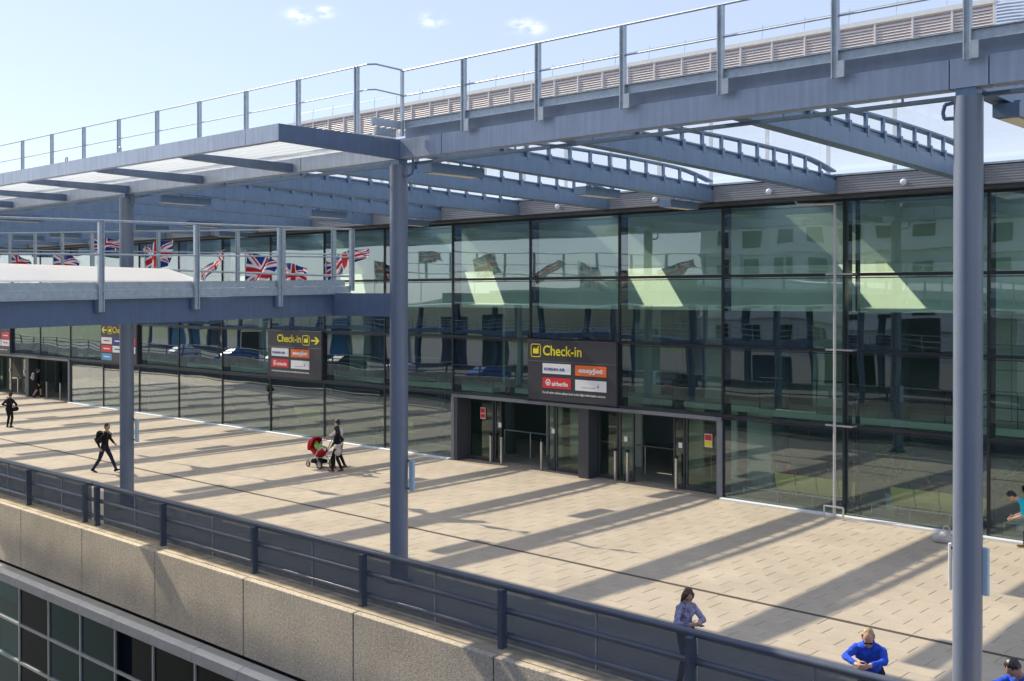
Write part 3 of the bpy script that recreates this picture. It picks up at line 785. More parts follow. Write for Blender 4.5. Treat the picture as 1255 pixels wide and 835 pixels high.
def flag(x, y, zb, L, H, ang, droop, fold, seed, label, zp=None, twist=0.):
    """cloth flies from the pole towards +X, rising or drooping by ang, folded by droop"""
    t = thing('union_flag', label, 'flag', (x, y, 6.4), 'union flags flying behind the walkway roof')
    rnd = random.Random(seed); ph = rnd.uniform(0, 6)
    nu, nv = 90, 50
    def fn(u, v):
        s = u*L; ca, sa = math.cos(ang), math.sin(ang)
        wv = .10*math.sin(u*7.5+ph)*u**.6 + .05*math.sin(u*15+v*4+ph*2)*u
        hh = H*(1-fold*u)*(v-.5)
        px_ = s*ca*(1-.12*abs(math.sin(ph))*u) - hh*sa*.9
        pz = s*sa + hh*ca - droop*u*u
        tw = twist*u
        return (x+.03+px_, y + wv*1.6 + hh*math.sin(tw) + .12*u*math.sin(3*v+ph), zb+pz + .05*math.sin(u*9+ph+v*2)*u)
    b = MB().grid(fn, nu, nv)
    me = b.mesh('flag_cloth', M_flag, (x, y, 6.4), True)
    ca = me.color_attributes.new('cloth', 'FLOAT_COLOR', 'POINT')
    cols = []
    for j in range(nv+1):
        for i in range(nu+1): cols += [*union_color(i/nu, j/nv), 1]
    ca.data.foreach_set('color', cols)
    o = inst('flag_cloth', me, (x, y, 6.4), t)
    build(MB().cyl((x, y, 5.9), (x, y, zb+H*.55), .022, seg=8), 'flag_pole', M_galv, t)
YFL = -8.55
flag(-48.0, YFL, 7.50, 1.7, .95, .10, .22, .5, 1, 'union flag furthest left, low behind the white vault')
flag(-43.9, YFL, 7.35, 1.9, 1.05, .14, .42, .3, 2, 'union flag drooping low, second from left behind the white vault', twist=.5)
flag(-40.4, YFL, 8.05, 1.9, .60, .05, .06, .35, 3, 'faded union flag flying high and flat beside the far left column', twist=.9)
flag(-36.5, YFL, 7.32, 1.9, 1.15, .30, .18, .15, 4, 'union flag spread wide open right of the far left column', twist=.5)
flag(-32.7, YFL, 6.80, 1.8, .50, .44, .0, .5, 5, 'narrow union flag blown upwards, left of the flag with the twisted cross', twist=.8)
flag(-30.1, YFL, 7.00, 1.5, 1.15, -.12, .10, .2, 6, 'union flag hanging broad with twisted cross, right of the narrow upblown one', twist=.6)
flag(-28.1, YFL, 6.75, 1.3, .85, .10, .18, .35, 7, 'small union flag half hidden low behind the railing, second from right', twist=.5)
flag(-25.9, YFL, 6.80, 2.2, .62, .42, .25, .5, 8, 'rightmost union flag, blown up in a long curve by the railing corner', twist=.6)

# ================================================================== CHECK-IN SIGNS
def text_mesh(s, name, width=None, height=None, bold=.0, ext=.006, mat_=None):
    cu = bpy.data.curves.new(name, 'FONT'); cu.body = s; cu.size = 1; cu.extrude = .02; cu.offset = bold; cu.resolution_u = 3
    ob = bpy.data.objects.new(name, cu); COL.objects.link(ob)
    dg = bpy.context.evaluated_depsgraph_get(); dg.update()
    me = bpy.data.meshes.new_from_object(ob.evaluated_get(dg)); bpy.data.objects.remove(ob); bpy.data.curves.remove(cu)
    co = np.empty(len(me.vertices)*3, 'f'); me.vertices.foreach_get('co', co); co = co.reshape(-1, 3)
    mn, mx_ = co.min(0), co.max(0); d = mx_-mn
    sx = width/d[0] if width else height/d[1]; sy = height/d[1] if height else width/d[0]
    p = (co-mn)*[sx, sy, 0]; zz = (co[:, 2]-mn[2])/max(d[2], 1e-6)*ext
    out = np.stack([p[:, 0], -zz, p[:, 1]], 1).astype('f')
    me.vertices.foreach_set('co', out.ravel()); me.materials.clear(); me.materials.append(mat_); me.update()
    return me
SW, SH = W-.02, 2.07
def sign_thing(i, label):
    x, z = MX(i)+.01, 2.545
    t = thing('check_in_sign', label, 'sign', (x, -.13, z), 'dark check-in signs on the glass wall')
    t['sx'] = x
    b = MB().bevbox((x, -.17, z), (x+SW, -.06, z+SH*.645), .006); build(b, 'sign_panel', M_signd, t)
    b = MB().bevbox((x, -.17, z+SH*.648), (x+SW, -.06, z+SH), .006); build(b, 'sign_panel', M_signd, t)
    return t, x, z
def P(x, z, u, v): return (x+u*SW, -.172, z+(1-v)*SH)
def rect(t, x, z, u0, v0, u1, v1, m, name='logo_panel', y=-.172, th=.006):
    return build(MB().box((x+u0*SW, y-th, z+(1-v1)*SH), (x+u1*SW, y, z+(1-v0)*SH)), name, m, t)
def put(t, x, z, s, u0, v0, u1, v1, m, bold=.0, y=-.173, name='lettering'):
    me = text_mesh(s, name, (u1-u0)*SW, (v1-v0)*SH, bold, .005, m)
    return inst(name, me, (x+u0*SW, y, z+(1-v1)*SH), t)
def icon(t, x, z, u0, v0, u1, v1):
    xa, xb, za, zb = x+u0*SW, x+u1*SW, z+(1-v1)*SH, z+(1-v0)*SH
    w, h = xb-xa, zb-za; r = .2*min(w, h); b = MB(); th = .028
    def rr_pts(o):
        pts = []
        for cx, cz, a0 in ((xb-r, zb-r, 0), (xa+r, zb-r, 90), (xa+r, za+r, 180), (xb-r, za+r, 270)):
            for k in range(5): a = R(a0+22.5*k); pts.append((cx+(r-o)*math.cos(a), cz+(r-o)*math.sin(a)))
        return pts
    A, B = rr_pts(0), rr_pts(th); n = len(A)
    vs = [(p, -.177, q) for p, q in A]+[(p, -.177, q) for p, q in B]
    b.add(vs, [(k, n+k, n+(k+1) % n, (k+1) % n) for k in range(n)])
    cx = xa+w*.5
    b.box((xa+w*.22, -.177, za+h*.27), (xb-w*.22, -.172, za+h*.60))
    b.prism([(xa+w*.22, -.177, za+h*.601), (xa+w*.36, -.177, za+h*.70), (cx, -.177, za+h*.601)], (0, .005, 0))
    b.prism([(cx, -.177, za+h*.601), (xb-w*.30, -.177, za+h*.72), (xb-w*.22, -.177, za+h*.601)], (0, .005, 0))
    b.cyl((xb-w*.26, -.177, za+h*.76), (xb-w*.26, -.172, za+h*.76), w*.06, seg=10)
    build(b, 'pictogram', M_yellow, t)
def arrow(t, x, z, u0, v0, u1, v1, left=False):
    xa, xb, za, zb = x+u0*SW, x+u1*SW, z+(1-v1)*SH, z+(1-v0)*SH
    if left: xa, xb = xb, xa
    cz = (za+zb)/2; h = (zb-za); L = xb-xa; sg = 1 if L > 0 else -1
    poly = [(xa, cz-.10*h), (xb-.34*L, cz-.10*h), (xb-.62*L, za), (xb-.36*L, za), (xb, cz), (xb-.36*L, zb), (xb-.62*L, zb), (xb-.34*L, cz+.10*h), (xa, cz+.10*h)]
    if sg < 0: poly = poly[::-1]
    build(MB().prism([(p, -.178, q) for p, q in poly], (0, .006, 0)), 'arrow', M_yellow, t)
def swirl(t, x, z, u, v, rad, m):
    cx, cz = x+u*SW, z+(1-v)*SH; b = MB(); n = 24
    for k in range(n):
        a0, a1 = 2*math.pi*k/n, 2*math.pi*(k+1)/n; r0 = rad*(1-.02*k/n)
        b.add([(cx+r*math.cos(a), -.183, cz+r*math.sin(a)*1.0) for a in (a0, a1) for r in (rad, rad*.66)], [(0,1,3,2)])
    b.add([(cx+rad*.38*math.cos(a*math.pi/6), -.183, cz-rad*.12+rad*.38*math.sin(a*math.pi/6)) for a in range(12)], [tuple(range(12))])
    build(b, 'logo_mark', m, t)
def bird(t, x, z, u, v, s, m):
    cx, cz = x+u*SW, z+(1-v)*SH
    b = MB().prism([(cx-.5*s, -.184, cz-.4*s), (cx, -.184, cz-.05*s), (cx+.35*s, -.184, cz+.8*s), (cx+.2*s, -.184, cz), (cx+.45*s, -.184, cz-.7*s), (cx+.05*s, -.184, cz-.25*s)], (0, .004, 0))
    build(b, 'logo_mark', m, t)
def logos(t, x, z, ua, ub, uc, ud):
    rect(t, x, z, ua, .385, ub, .555, M_swhite); w = ub-ua
    put(t, x, z, 'KOREAN AIR', ua+.05*w, .455, ua+.80*w, .505, M_navyt, .03, -.179)
    bird(t, x, z, ua+.9*w, .475, .07, M_skyb)
    rect(t, x, z, uc, .39, ud, .56, M_orange); w2 = ud-uc
    put(t, x, z, 'easyJet', uc+.10*w2, .43, uc+.90*w2, .53, M_swhite, .05, -.179)
    rect(t, x, z, ua, .62, ub, .795, M_red)
    swirl(t, x, z, ua+.20*w, .70, .115, M_swhite)
    put(t, x, z, 'airberlin', ua+.33*w, .68, ua+.90*w, .755, M_swhite, .03, -.179)
    rect(t, x, z, uc, .625, ud, .80, M_swhite)
    bird(t, x, z, uc+.73*w2, .71, .13, M_signd)
    rect(t, x, z, uc+.22*w2, .742, uc+.66*w2, .752, mat('print_grey', (.35, .36, .42), .6, var=.02), 'logo_line', -.179, .002)
FOOT = 'For all other airlines please look at the flight information screens'
t, x, z = sign_thing(9, 'large dark check-in sign above the open entrance with four airline logos')
icon(t, x, z, .04, .065, .158, .29); put(t, x, z, 'Check-in', .185, .085, .625, .255, M_yellow, .012)
rect(t, x, z, .005, .352, .995, .357, M_lintel, 'divider'); logos(t, x, z, .18, .505, .555, .895)
put(t, x, z, FOOT, .18, .85, .885, .90, M_swhite, .01)
t, x, z = sign_thing(5, 'dark check-in sign with yellow arrow pointing right, on the glass left of the middle column')
icon(t, x, z, .66, .09, .79, .30); put(t, x, z, 'Check-in', .185, .09, .635, .25, M_yellow, .012); arrow(t, x, z, .82, .12, .965, .27)
rect(t, x, z, .005, .352, .995, .357, M_lintel, 'divider'); logos(t, x, z, .075, .40, .445, .785)
put(t, x, z, FOOT, .08, .85, .78, .90, M_swhite, .01)
t, x, z = sign_thing(1, 'dark check-in sign with yellow arrow pointing left, half hidden by the far left column')
arrow(t, x, z, .03, .09, .17, .25, True); icon(t, x, z, .20, .08, .32, .27); put(t, x, z, 'Check-in', .34, .08, .80, .24, M_yellow, .012)
for (u, v, m, m2) in [(.02, .36, M_swhite, M_red), (.02, .57, M_red, M_swhite), (.02, .78, M_skyb, M_swhite), (.34, .36, M_navyt, M_swhite), (.34, .57, M_swhite, M_navyt), (.79, .36, M_red, M_swhite), (.79, .57, M_swhite, M_red)]:
    rect(t, x, z, u, v, u+.30 if u < .5 else u+.18, v+.17, m)
    rect(t, x, z, u+.06, v+.07, u+.24 if u < .5 else u+.14, v+.10, m2, 'logo_line', -.179, .002)
t, x, z = sign_thing(-3, 'dark sign over the far left entrance, cut by the edge of the photo')
for (u, v, m, m2) in [(.02, .38, M_swhite, M_navyt), (.35, .38, M_navyt, M_swhite), (.68, .38, M_red, M_swhite), (.02, .60, M_red, M_swhite), (.35, .60, M_swhite, M_skyb), (.68, .60, M_swhite, M_red)]:
    rect(t, x, z, u, v, u+.30, v+.19, m); rect(t, x, z, u+.06, v+.08, u+.24, v+.11, m2, 'logo_line', -.179, .002)
put(t, x, z, 'Check-in', .3, .08, .8, .26, M_yellow, .012); put(t, x, z, FOOT, .03, .88, .9, .93, M_swhite, .01)

# ================================================================== TALL PIPE ON THE GLASS
t = thing('riser_pipe', 'tall thin grey pipe standing in front of the glass wall with small side arms', 'pipe', (-13.76, -.38, 0))
build(MB().tube([(-13.76, -.38, 0), (-13.76, -.38, 8.70)], .042, seg=12), 'riser', M_pipe, t)
build(MB().tube([(-13.76, -.38, 8.70), (-14.90, -.38, 8.76), (-14.97, -.38, 8.90)], .036, seg=10), 'top_arm', M_pipe, t)
for z in (2.56, 4.66, 6.76):
    build(MB().box((-14.05, -.36, z-.025), (-13.25, -.31, z+.02)), 'side_arm', M_alu, t); build(MB().box((-13.3, -.31, z-.02), (-13.26, -.05, z+.015)), 'side_arm', M_alu, t)
b = MB().tube([(-13.98, -.55, 0), (-13.98, -.55, .34), (-13.42, -.55, .34), (-13.42, -.55, 0)], .028)
build(b, 'guard_hoop', M_ssteel, t)

# ================================================================== PARAPET
pw = thing('parapet_wall', 'precast concrete parapet of pebbly panels below the blue railing', 'wall', (-20, -15.2, -1.6))
pj = [-20.14-3.73*k for k in range(-8, 20)]
pj.sort()
YO = -15.24
for a, c in zip(pj[:-1], pj[1:]):
    b = MB(); g_ = .014
    b.bevbox((a+g_, YO, -1.62), (c-g_, YO+.16, .05), .012)
    build(b, 'concrete_panel', M_conc, pw, org=(a, YO, -1.6))
build(MB().box((pj[0], YO+.162, -1.6), (pj[-1], -14.60, .062)), 'coping', M_coping, pw)
build(MB().box((pj[0], YO+.03, -1.58), (pj[-1], YO+.13, .03)), 'joint_fill', M_black, pw)
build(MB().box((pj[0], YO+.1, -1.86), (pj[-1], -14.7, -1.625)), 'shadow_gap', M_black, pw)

pr = thing('parapet_railing', 'dark blue tubular railing with smoked glass panels along the terrace edge', 'railing', (-20.3, -14.75, .06))
ppx = [-31.72, -28.24, -27.56, -24.18, -20.31, -16.60, -12.84, -8.99, -5.2, -1.4, 2.4, -35.4, -39.2, -43.0, -46.8, -50.6]
ppx.sort()
YR = -14.75
for x in ppx:
    b = MB().prism([(x-.045, YR-.16, .02), (x+.045, YR-.16, .02), (x+.045, YR-.16, 1.06), (x-.045, YR-.16, 1.06)], (0, .14, 0))
    b.prism([(x-.055, YR-.17, 1.06), (x+.055, YR-.17, 1.06), (x+.055, YR+.03, 1.075), (x-.055, YR+.03, 1.075)], (0, 0, .025))
    o = build(b, 'rail_post', M_rail, pr)
    for z in (.28, .70): build(MB().box((x-.03, YR-.02, z-.05), (x+.16, YR+.03, z+.05)), 'rail_bracket', M_rail, o)
xa, xb = -55, 6
o = build(MB().tube([(xa, YR, 1.12), (-27.9, YR, 1.12)], .062, seg=16).tube([(-27.86, YR, 1.12), (xb, YR, 1.12)], .062, seg=16), 'top_rail', M_rail, pr); shade_auto(o.data)
o = build(MB().tube([(xa, YR, .70), (xb, YR, .70)], .05, seg=14), 'mid_rail', M_rail, pr); shade_auto(o.data)
o = build(MB().tube([(xa, YR, .27), (xb, YR, .27)], .05, seg=14), 'low_rail', M_rail, pr); shade_auto(o.data)
for a, c in zip(ppx[:-1], ppx[1:]):
    if c-a < 1: continue
    h = (a+c)/2
    for x0, x1 in ((a+.006, h-.012), (h+.012, c-.006)):
        build(MB().box((x0, YR+.09, .09), (x1, YR+.105, 1.06)), 'glass_panel', M_screen, pr)
    build(MB().box((h-.010, YR+.075, .09), (h+.010, YR+.115, 1.06)), 'panel_clip', M_alu, pr)

# ================================================================== LOWER BUILDING UNDER THE PARAPET
ob = thing('office_block', 'lower building with aluminium framed dark windows beneath the concrete parapet', 'building', (-20, -15.6, -9))
wxs = []
x = -30.57
sp = 1.82
xs_ = [x+sp*k for k in range(-8, 22)]
YW = -15.60
for k, (a, c) in enumerate(zip(xs_[:-1], xs_[1:])):
    build(MB().prism([(a+.008, YW-.12, -1.93), (a+.008, YW+.3, -1.93), (a+.008, YW+.3, -1.66), (a+.008, YW+.06, -1.66), (a+.008, YW-.10, -1.72)][::-1], (c-a-.016, 0, 0)), 'sill_panel', M_alu, ob)
    for r_ in range(5):
        z1 = -1.97-1.05*r_; z0 = z1-1.05
        f = MB(); tt = .035
        f.box((a, YW-.02, z0), (a+tt, YW+.08, z1)); f.box((c-tt, YW-.02, z0), (c, YW+.08, z1))
        f.box((a+tt, YW-.019, z0), (c-tt, YW+.08, z0+tt)); f.box((a+tt, YW-.019, z1-tt), (c-tt, YW+.08, z1))
        fo = build(f, 'window', M_alu, ob)
        build(MB().box((a+tt, YW+.02, z0+tt), (c-tt, YW+.034, z1-tt)), 'pane', [M_gwin2, M_gwin, M_gwin3][(k*7+r_*3+(k*k) % 5) % 3] if k < 12 else M_gwin2, fo)
build(MB().box((xs_[0], YW+3.0, -9), (xs_[-1], YW+3.2, -1.9)), 'inner_wall', M_signd, ob)
build(MB().box((xs_[0], YW+.12, -1.95), (xs_[-1], YW+3.0, -1.9)), 'ceiling', M_intdk, ob)
build(MB().box((xs_[0], YW+.12, -5.3), (xs_[-1], YW+3.0, -5.1)), 'floor_slab', M_intdk, ob)
rb = random.Random(3)
for k in range(29):
    if rb.random() < .55:
        for r_ in range(3):
            if rb.random() < .7:
                z1 = -2.0-1.05*r_; zl = rb.uniform(.2, 1.0); x0 = xs_[k]+rb.uniform(.05, .5)
                build(MB().box((x0, YW+.10, z1-zl), (min(x0+rb.uniform(.5, 1.6), xs_[k+1]-.06), YW+.115, z1)), 'blind', M_int, ob)

# ================================================================== INTERIOR THINGS
def seat_row(x0, n, y, label, back=True):
    t = thing('seat_row', label, 'seats', (x0, y, 0), 'rows of yellow waiting seats')
    w = .68
    for k in range(n):
        xa = x0+k*w
        def fn(u, v): return (xa+.02+(w-.04)*u, y+.10*(1-v)**2-.05*v+.03*(u-.5)**2*4, .30+.52*v)
        b = MB().grid(fn, 6, 6); vs = [(p[0], p[1]+.03, p[2]) for p in b.v]; b.add(vs, [tuple(reversed(f)) for f in b.f])
        s_ = build(b, 'seat_back', M_seat, t, smooth=True)
        build(MB().bevbox((xa+.02, y+.12, .36), (xa+w-.02, y+.58, .43), .02), 'seat', M_seat, t)
    b = MB().box((x0, y+.2, .30), (x0+n*w, y+.27, .355))
    for k in (0.2, n-.2): b.box((x0+k*w-.03, y+.1, 0), (x0+k*w+.03, y+.5, .04)); b.box((x0+k*w-.025, y+.2, .04), (x0+k*w+.025, y+.26, .30))
    build(b, 'seat_frame', M_dark, t)
seat_row(-16.35, 4, .95, 'row of four yellow waiting seats behind the glass right of the entrance')
seat_row(-12.75, 4, .95, 'row of yellow waiting seats behind the glass by the potted plant')
seat_row(-42.8, 3, 2.6, 'pale yellow waiting seats behind the glass under the arrow sign'); seat_row(-36.2, 3, 2.4, 'pale yellow waiting seats behind the glass left of the middle column')
def plant(x, y, label, h=1.5):
    t = thing('potted_plant', label, 'plant', (x, y, 0), 'potted plants inside the terminal')
    build(MB().cyl((x, y, 0), (x, y, .45), .20, .25, seg=14), 'pot', M_white, t)
    b = MB()
    for k in range(9):
        a = random.uniform(0, 6.28); r = random.uniform(.1, .35); zt = random.uniform(.8, h-.2)
        b.cyl((x, y, .44), (x+r*math.cos(a), y+r*math.sin(a), zt), .012, .006, seg=5)
    build(b, 'stem', M_bark, t)
    b = MB()
    for k in range(800):
        a = random.uniform(0, 6.28); r = .55*math.sqrt(random.random()); zz = .75+(h-.7)*random.random()
        r *= 1-.5*abs((zz-.75)/(h-.7)-.4)
        c = Vector((x+r*math.cos(a), y+r*math.sin(a), zz)); d = Vector((math.cos(a)*.8+random.uniform(-.4,.4), math.sin(a)*.8+random.uniform(-.4,.4), random.uniform(-.7, .5))).normalized()
        s = d.orthogonal().normalized()*.045; L = random.uniform(.12, .24)
        b.add([c, c+d*L*.5+s, c+d*L, c+d*L*.5-s], [(0,1,2,3)])
    o = build(b, 'foliage', mat('house_plant', (.09, .20, .05), .5, var=.3, island=.3), t); stuff(o)
plant(-13.05, 1.9, 'leafy potted plant behind the glass beside the second row of yellow seats', 1.75)
plant(-9.35, 1.5, 'leafy potted plant behind the glass near the bending person', 1.7)

# ================================================================== PEOPLE
def ik(a, t_, l1, l2, pole):
    a, t_ = Vector(a), Vector(t_); d = t_-a; L = d.length; mx_ = (l1+l2)*.999
    if L > mx_: t_ = a+d*(mx_/L); d = t_-a; L = mx_
    c = (l1*l1-l2*l2+L*L)/(2*L); h = math.sqrt(max(l1*l1-c*c, 0)); n = d.normalized()
    p = Vector(pole); p = (p-n*p.dot(n)); p = p.normalized() if p.length > 1e-6 else n.orthogonal()
    return a+n*c+p*h, t_
class Fig:
    def __init__(s): s.pr = []
    def cap(s, p0, r0, p1, r1, tg, axis=None, k=1.): s.pr.append((Vector(p0), r0, Vector(p1), r1, tg, axis, k))
    def ell(s, c, rad, tg, rot=None): s.pr.append((Vector(c), rad, None, rot, tg, None, 1.))
    def bm(s):
        b = MB()
        for p0, r0, p1, r1, tg, axis, k in s.pr:
            if p1 is None: b.sphere(p0, r0, 14, 10, rot=r1); continue
            d = p1-p0; L = d.length; n = d.normalized() if L > 1e-6 else Vector((0,0,1)); u = n.orthogonal().normalized(); w = n.cross(u)
            rings = []
            for a in (-80, -45, -15): rings.append((p0+n*(r0*math.sin(R(a))), r0*math.cos(R(a))))
            for q in range(5): f = q/4; rings.append((p0+d*f, r0+(r1-r0)*f))
            for a in (15, 45, 80): rings.append((p1+n*(r1*math.sin(R(a))), r1*math.cos(R(a))))
            vs = []; S = 14
            for c, r in rings:
                for q in range(S):
                    a = 2*math.pi*q/S; vs.append(c+u*(r*math.cos(a))+w*(r*math.sin(a)))
            if axis is not None:
                ax = Vector(axis).normalized(); m_ = (p0+p1)/2
                out = []
                for v in vs:
                    t_ = max(0, min(1, (v-p0).dot(n)/L)) if L > 1e-6 else 0
                    c = p0+d*t_; o_ = v-c; out.append(c+o_-ax*(o_.dot(ax)*(1-k)))
                vs = out
            fs = [(i*S+q, i*S+(q+1) % S, (i+1)*S+(q+1) % S, (i+1)*S+q) for i in range(len(rings)-1) for q in range(S)]
            fs += [tuple(range(S-1, -1, -1)), tuple(range((len(rings)-1)*S, len(rings)*S))]
            b.add(vs, fs)
        return b
    def remesh(s, name, mats, tags, voxel=.012, smooth=4):
        me = s.bm().mesh(name+'_raw', [])
        o = bpy.data.objects.new(name, me); COL.objects.link(o)
        rm = o.modifiers.new('r', 'REMESH'); rm.mode = 'VOXEL'; rm.voxel_size = voxel; rm.use_smooth_shade = True
        sm = o.modifiers.new('s', 'SMOOTH'); sm.factor = .5; sm.iterations = smooth
        dg = bpy.context.evaluated_depsgraph_get(); dg.update()
        m2 = bpy.data.meshes.new_from_object(o.evaluated_get(dg)); bpy.data.objects.remove(o); bpy.data.meshes.remove(me)
        m2.name = name; m2.materials.clear()
        for m in mats: m2.materials.append(m)
        n = len(m2.polygons); c = np.empty(n*3, 'f'); m2.polygons.foreach_get('center', c); c = c.reshape(-1, 3).astype('d')
        best = np.full(n, 1e9); tg_ = np.zeros(n, int)
        for p0, r0, p1, r1, tg, axis, k in s.pr:
            if p1 is None:
                rad = np.array(r0 if hasattr(r0, '__len__') else (r0,)*3); q = c-np.array(p0)
                if r1 is not None: q = q @ np.array(r1.to_3x3() if hasattr(r1, 'to_3x3') else r1)
                d = (np.linalg.norm(q/rad, axis=1)-1)*rad.min()
            else:
                a = np.array(p0); dv = np.array(p1)-a; L2 = max(dv@dv, 1e-9); t_ = np.clip((c-a)@dv/L2, 0, 1)
                cc = c-(a+t_[:, None]*dv)
                if axis is not None:
                    ax = np.array(Vector(axis).normalized()); cc = cc+np.outer(cc@ax, ax)*(1/k-1)
                d = np.linalg.norm(cc, axis=1)-(r0+(r1-r0)*t_)
            m_ = d < best; best[m_] = d[m_]; tg_[m_] = tags[tg]
        if 'top' in tags:
            cl = np.isin(tg_, [tags[k] for k in ('top', 'legs', 'skirt') if k in tags])
            lt = np.empty(n, 'i'); m2.polygons.foreach_get('loop_total', lt); lv = np.empty(len(m2.loops), 'i'); m2.loops.foreach_get('vertex_index', lv)
            wv = np.zeros(len(m2.vertices)); wv[lv[np.repeat(cl, lt)]] = 1
            vc = np.empty(len(m2.vertices)*3, 'f'); m2.vertices.foreach_get('co', vc); vc = vc.reshape(-1, 3)
            vn = np.empty(len(m2.vertices)*3, 'f'); m2.vertices.foreach_get('normal', vn); vn = vn.reshape(-1, 3)
            x_, y_, z_ = vc.T.astype('d')
            q = np.sin(31*z_+17*x_+3*np.sin(23*y_+9*x_))*np.sin(13*x_-19*y_+4*np.sin(11*z_))+.6*np.abs(np.sin(47*z_-29*x_+2*np.sin(37*y_)))
            vc = vc+vn*(wv*.0055*(q-.2))[:, None]
            m2.vertices.foreach_set('co', vc.astype('f').ravel())
        m2.polygons.foreach_set('material_index', tg_.astype('i')); m2.polygons.foreach_set('use_smooth', [True]*n); m2.update()
        return m2
def cloth(name, c, v=.18): return mat('cloth_'+name, c, .88, var=v, scale=14., bump=.8, bscale=13, spec=.12)
SKIN = mat('skin', (.52, .31, .215), .55, var=.06, scale=12.); SKIN2 = mat('skin_tan', (.36, .20, .13), .55, var=.06, scale=12.)
HAIRS = {k: mat('hair_'+k, c, .45, var=.35, scale=40.) for k, c in dict(black=(.012, .010, .010), brown=(.045, .024, .014), fair=(.34, .25, .15), dark=(.02, .015, .012), chestnut=(.07, .033, .018)).items()}
def person(label, loc, face, h=1.75, pel=(0, 0, .93), lean=0., side=0., feet=(((-.10, 0, .08), 0), ((.10, 0, .08), 0)), wrists=None, poles=((-1, -.6, -.2), (1, -.6, -.2)),
           headp=0., heady=0., top='black', legs='denim', shoe='black', hair='dark', long_hair=False, skirt=None, sleeves='top', female=False, voxel=.012, group=None, skin=SKIN, bare_legs=False, hood=False, fingers=None, glasses=False, beard=False, knees=None, mats_extra=None, legpole=(0, 1, .1), collar=None, seated=False):
    s = h/1.75
    t = thing('person', label, 'person', loc, group, face)
    F = Fig(); V = Vector
    wS = .86 if female else 1.0
    P_ = V(pel); rotl = Matrix.Rotation(side, 3, 'Y') @ Matrix.Rotation(-lean, 3, 'X')
    up = rotl @ V((0,0,1)); fd = rotl @ V((0,1,0)); rt = rotl @ V((1,0,0))
    ch = P_+up*.34; nb = P_+up*.53+fd*.0
    F.cap(P_-rt*.065, .118, P_+rt*.065, .118, 'legs' if skirt is None else 'skirt', fd, .88)
    F.cap(P_+up*.07, .128*wS+.01, P_+up*.24, .13*wS, 'top', fd, .80)
    F.cap(ch-rt*.075*wS, .135*wS, ch+rt*.075*wS, .135*wS, 'top', fd, .82)
    F.cap(P_+up*.43-rt*.085*wS, .078, P_+up*.43+rt*.085*wS, .078, 'top', fd, .95); F.cap(P_+up*.47-rt*.03, .07, P_+up*.40-rt*.15*wS, .062, 'top'); F.cap(P_+up*.47+rt*.03, .07, P_+up*.40+rt*.15*wS, .062, 'top')
    if skirt: F.cap(P_+up*.02, .15, P_-V((0,0,1))*.16, .17, 'skirt', fd, .85)
    else: F.cap(P_+up*.05, .13*wS+.01, P_+up*.0, .13*wS+.015, 'top', fd, .85)
    sh = [P_+up*.415-rt*.165*wS, P_+up*.415+rt*.165*wS]
    hq = Matrix.Rotation(heady, 3, 'Z') @ Matrix.Rotation(-headp, 3, 'X')
    hu = rotl @ (hq @ V((0,0,1))); hf = rotl @ (hq @ V((0,1,0))); hr = rotl @ (hq @ V((1,0,0)))
    hm = Matrix((hr, hf, hu)).transposed()
    hc = nb+up*.035+hu*.125+hf*.015
    F.cap(nb-up*.05, .062, hc-hu*.06, .052, 'skin')
    F.ell(hc+hu*.02, (.074, .094, .104), 'skin', hm); F.ell(hc-hu*.045+hf*.022, (.056, .068, .066), 'beard' if beard else 'skin', hm)
    F.ell(hc+hf*.03-hu*.005, (.06, .062, .08), 'skin', hm)
    F.cap(hc+hf*.085+hu*.015, .010, hc+hf*.108-hu*.022, .016, 'skin'); F.cap(hc+hf*.083+hu*.030-hr*.035, .012, hc+hf*.083+hu*.030+hr*.035, .012, 'skin')
    F.cap(hc+hf*.086-hu*.052-hr*.018, .009, hc+hf*.086-hu*.052+hr*.018, .009, 'lip')
    for sg in (-1, 1): F.ell(hc+hr*(sg*.077)-hu*.005-hf*.005, (.012, .022, .032), 'skin', hm)
    if collar: F.cap(nb-up*.03-fd*.03, .075, nb+up*.03+fd*.0, .07, collar, fd, 1.)
    # legs
    hips = [P_-rt*.088-up*.02, P_+rt*.088-up*.02]
    for q in range(2):
        (ax, ay, az), tp = feet[q]; an = V((ax, ay, az))
        kn, an = ik(hips[q], an, .43, .43, V(legpole) if knees is None else V(knees[q]))
        lg = 'skin' if bare_legs else 'legs'
        F.cap(hips[q], .092*(.95 if female else 1), kn, .062, 'legs'); F.cap(kn, .060, kn+(an-kn)*.35, .062, lg); F.cap(kn+(an-kn)*.35, .062, an, .044, lg)
        td = V((math.sin(tp)*0, math.cos(tp), math.sin(tp))); tw = V((.12*(1 if q else -1), 0, 0))
        hl = an-V((0,0,1))*.035-td*.045
        F.cap(hl, .042, hl+(td+tw)*.20, .036, 'shoe', (0, -math.sin(tp), math.cos(tp)), .8)
        F.cap(an, .045, hl+V((0,0,.005)), .042, 'shoe')
    # arms and hands
    if wrists is None: wrists = [sh[0]+V((-.07, .03, -.54)), sh[1]+V((.07, .03, -.54))]
    for q in range(2):
        el, wr_ = ik(sh[q], wrists[q], .295, .265, V(poles[q]))
        F.cap(sh[q], .058, el, .047, 'top'); F.cap(el, .048, el+(wr_-el)*.8, .036, 'skin' if sleeves == 'short' else 'top'); F.cap(el+(wr_-el)*.72, .033, wr_, .027, 'skin')
        dv = (wr_-el).normalized(); sg = -1 if q == 0 else 1
        fdv = None
        if fingers: fdv = V(fingers[q])
        hd = (fdv.normalized() if fdv is not None else (dv+V((0, .15, -.05))).normalized())
        inn = V((-sg, .25, 0)); inn = (inn-hd*inn.dot(hd)).normalized(); sd = hd.cross(inn)
        if sd.dot(V((0, 1, .4))) < 0: sd = -sd
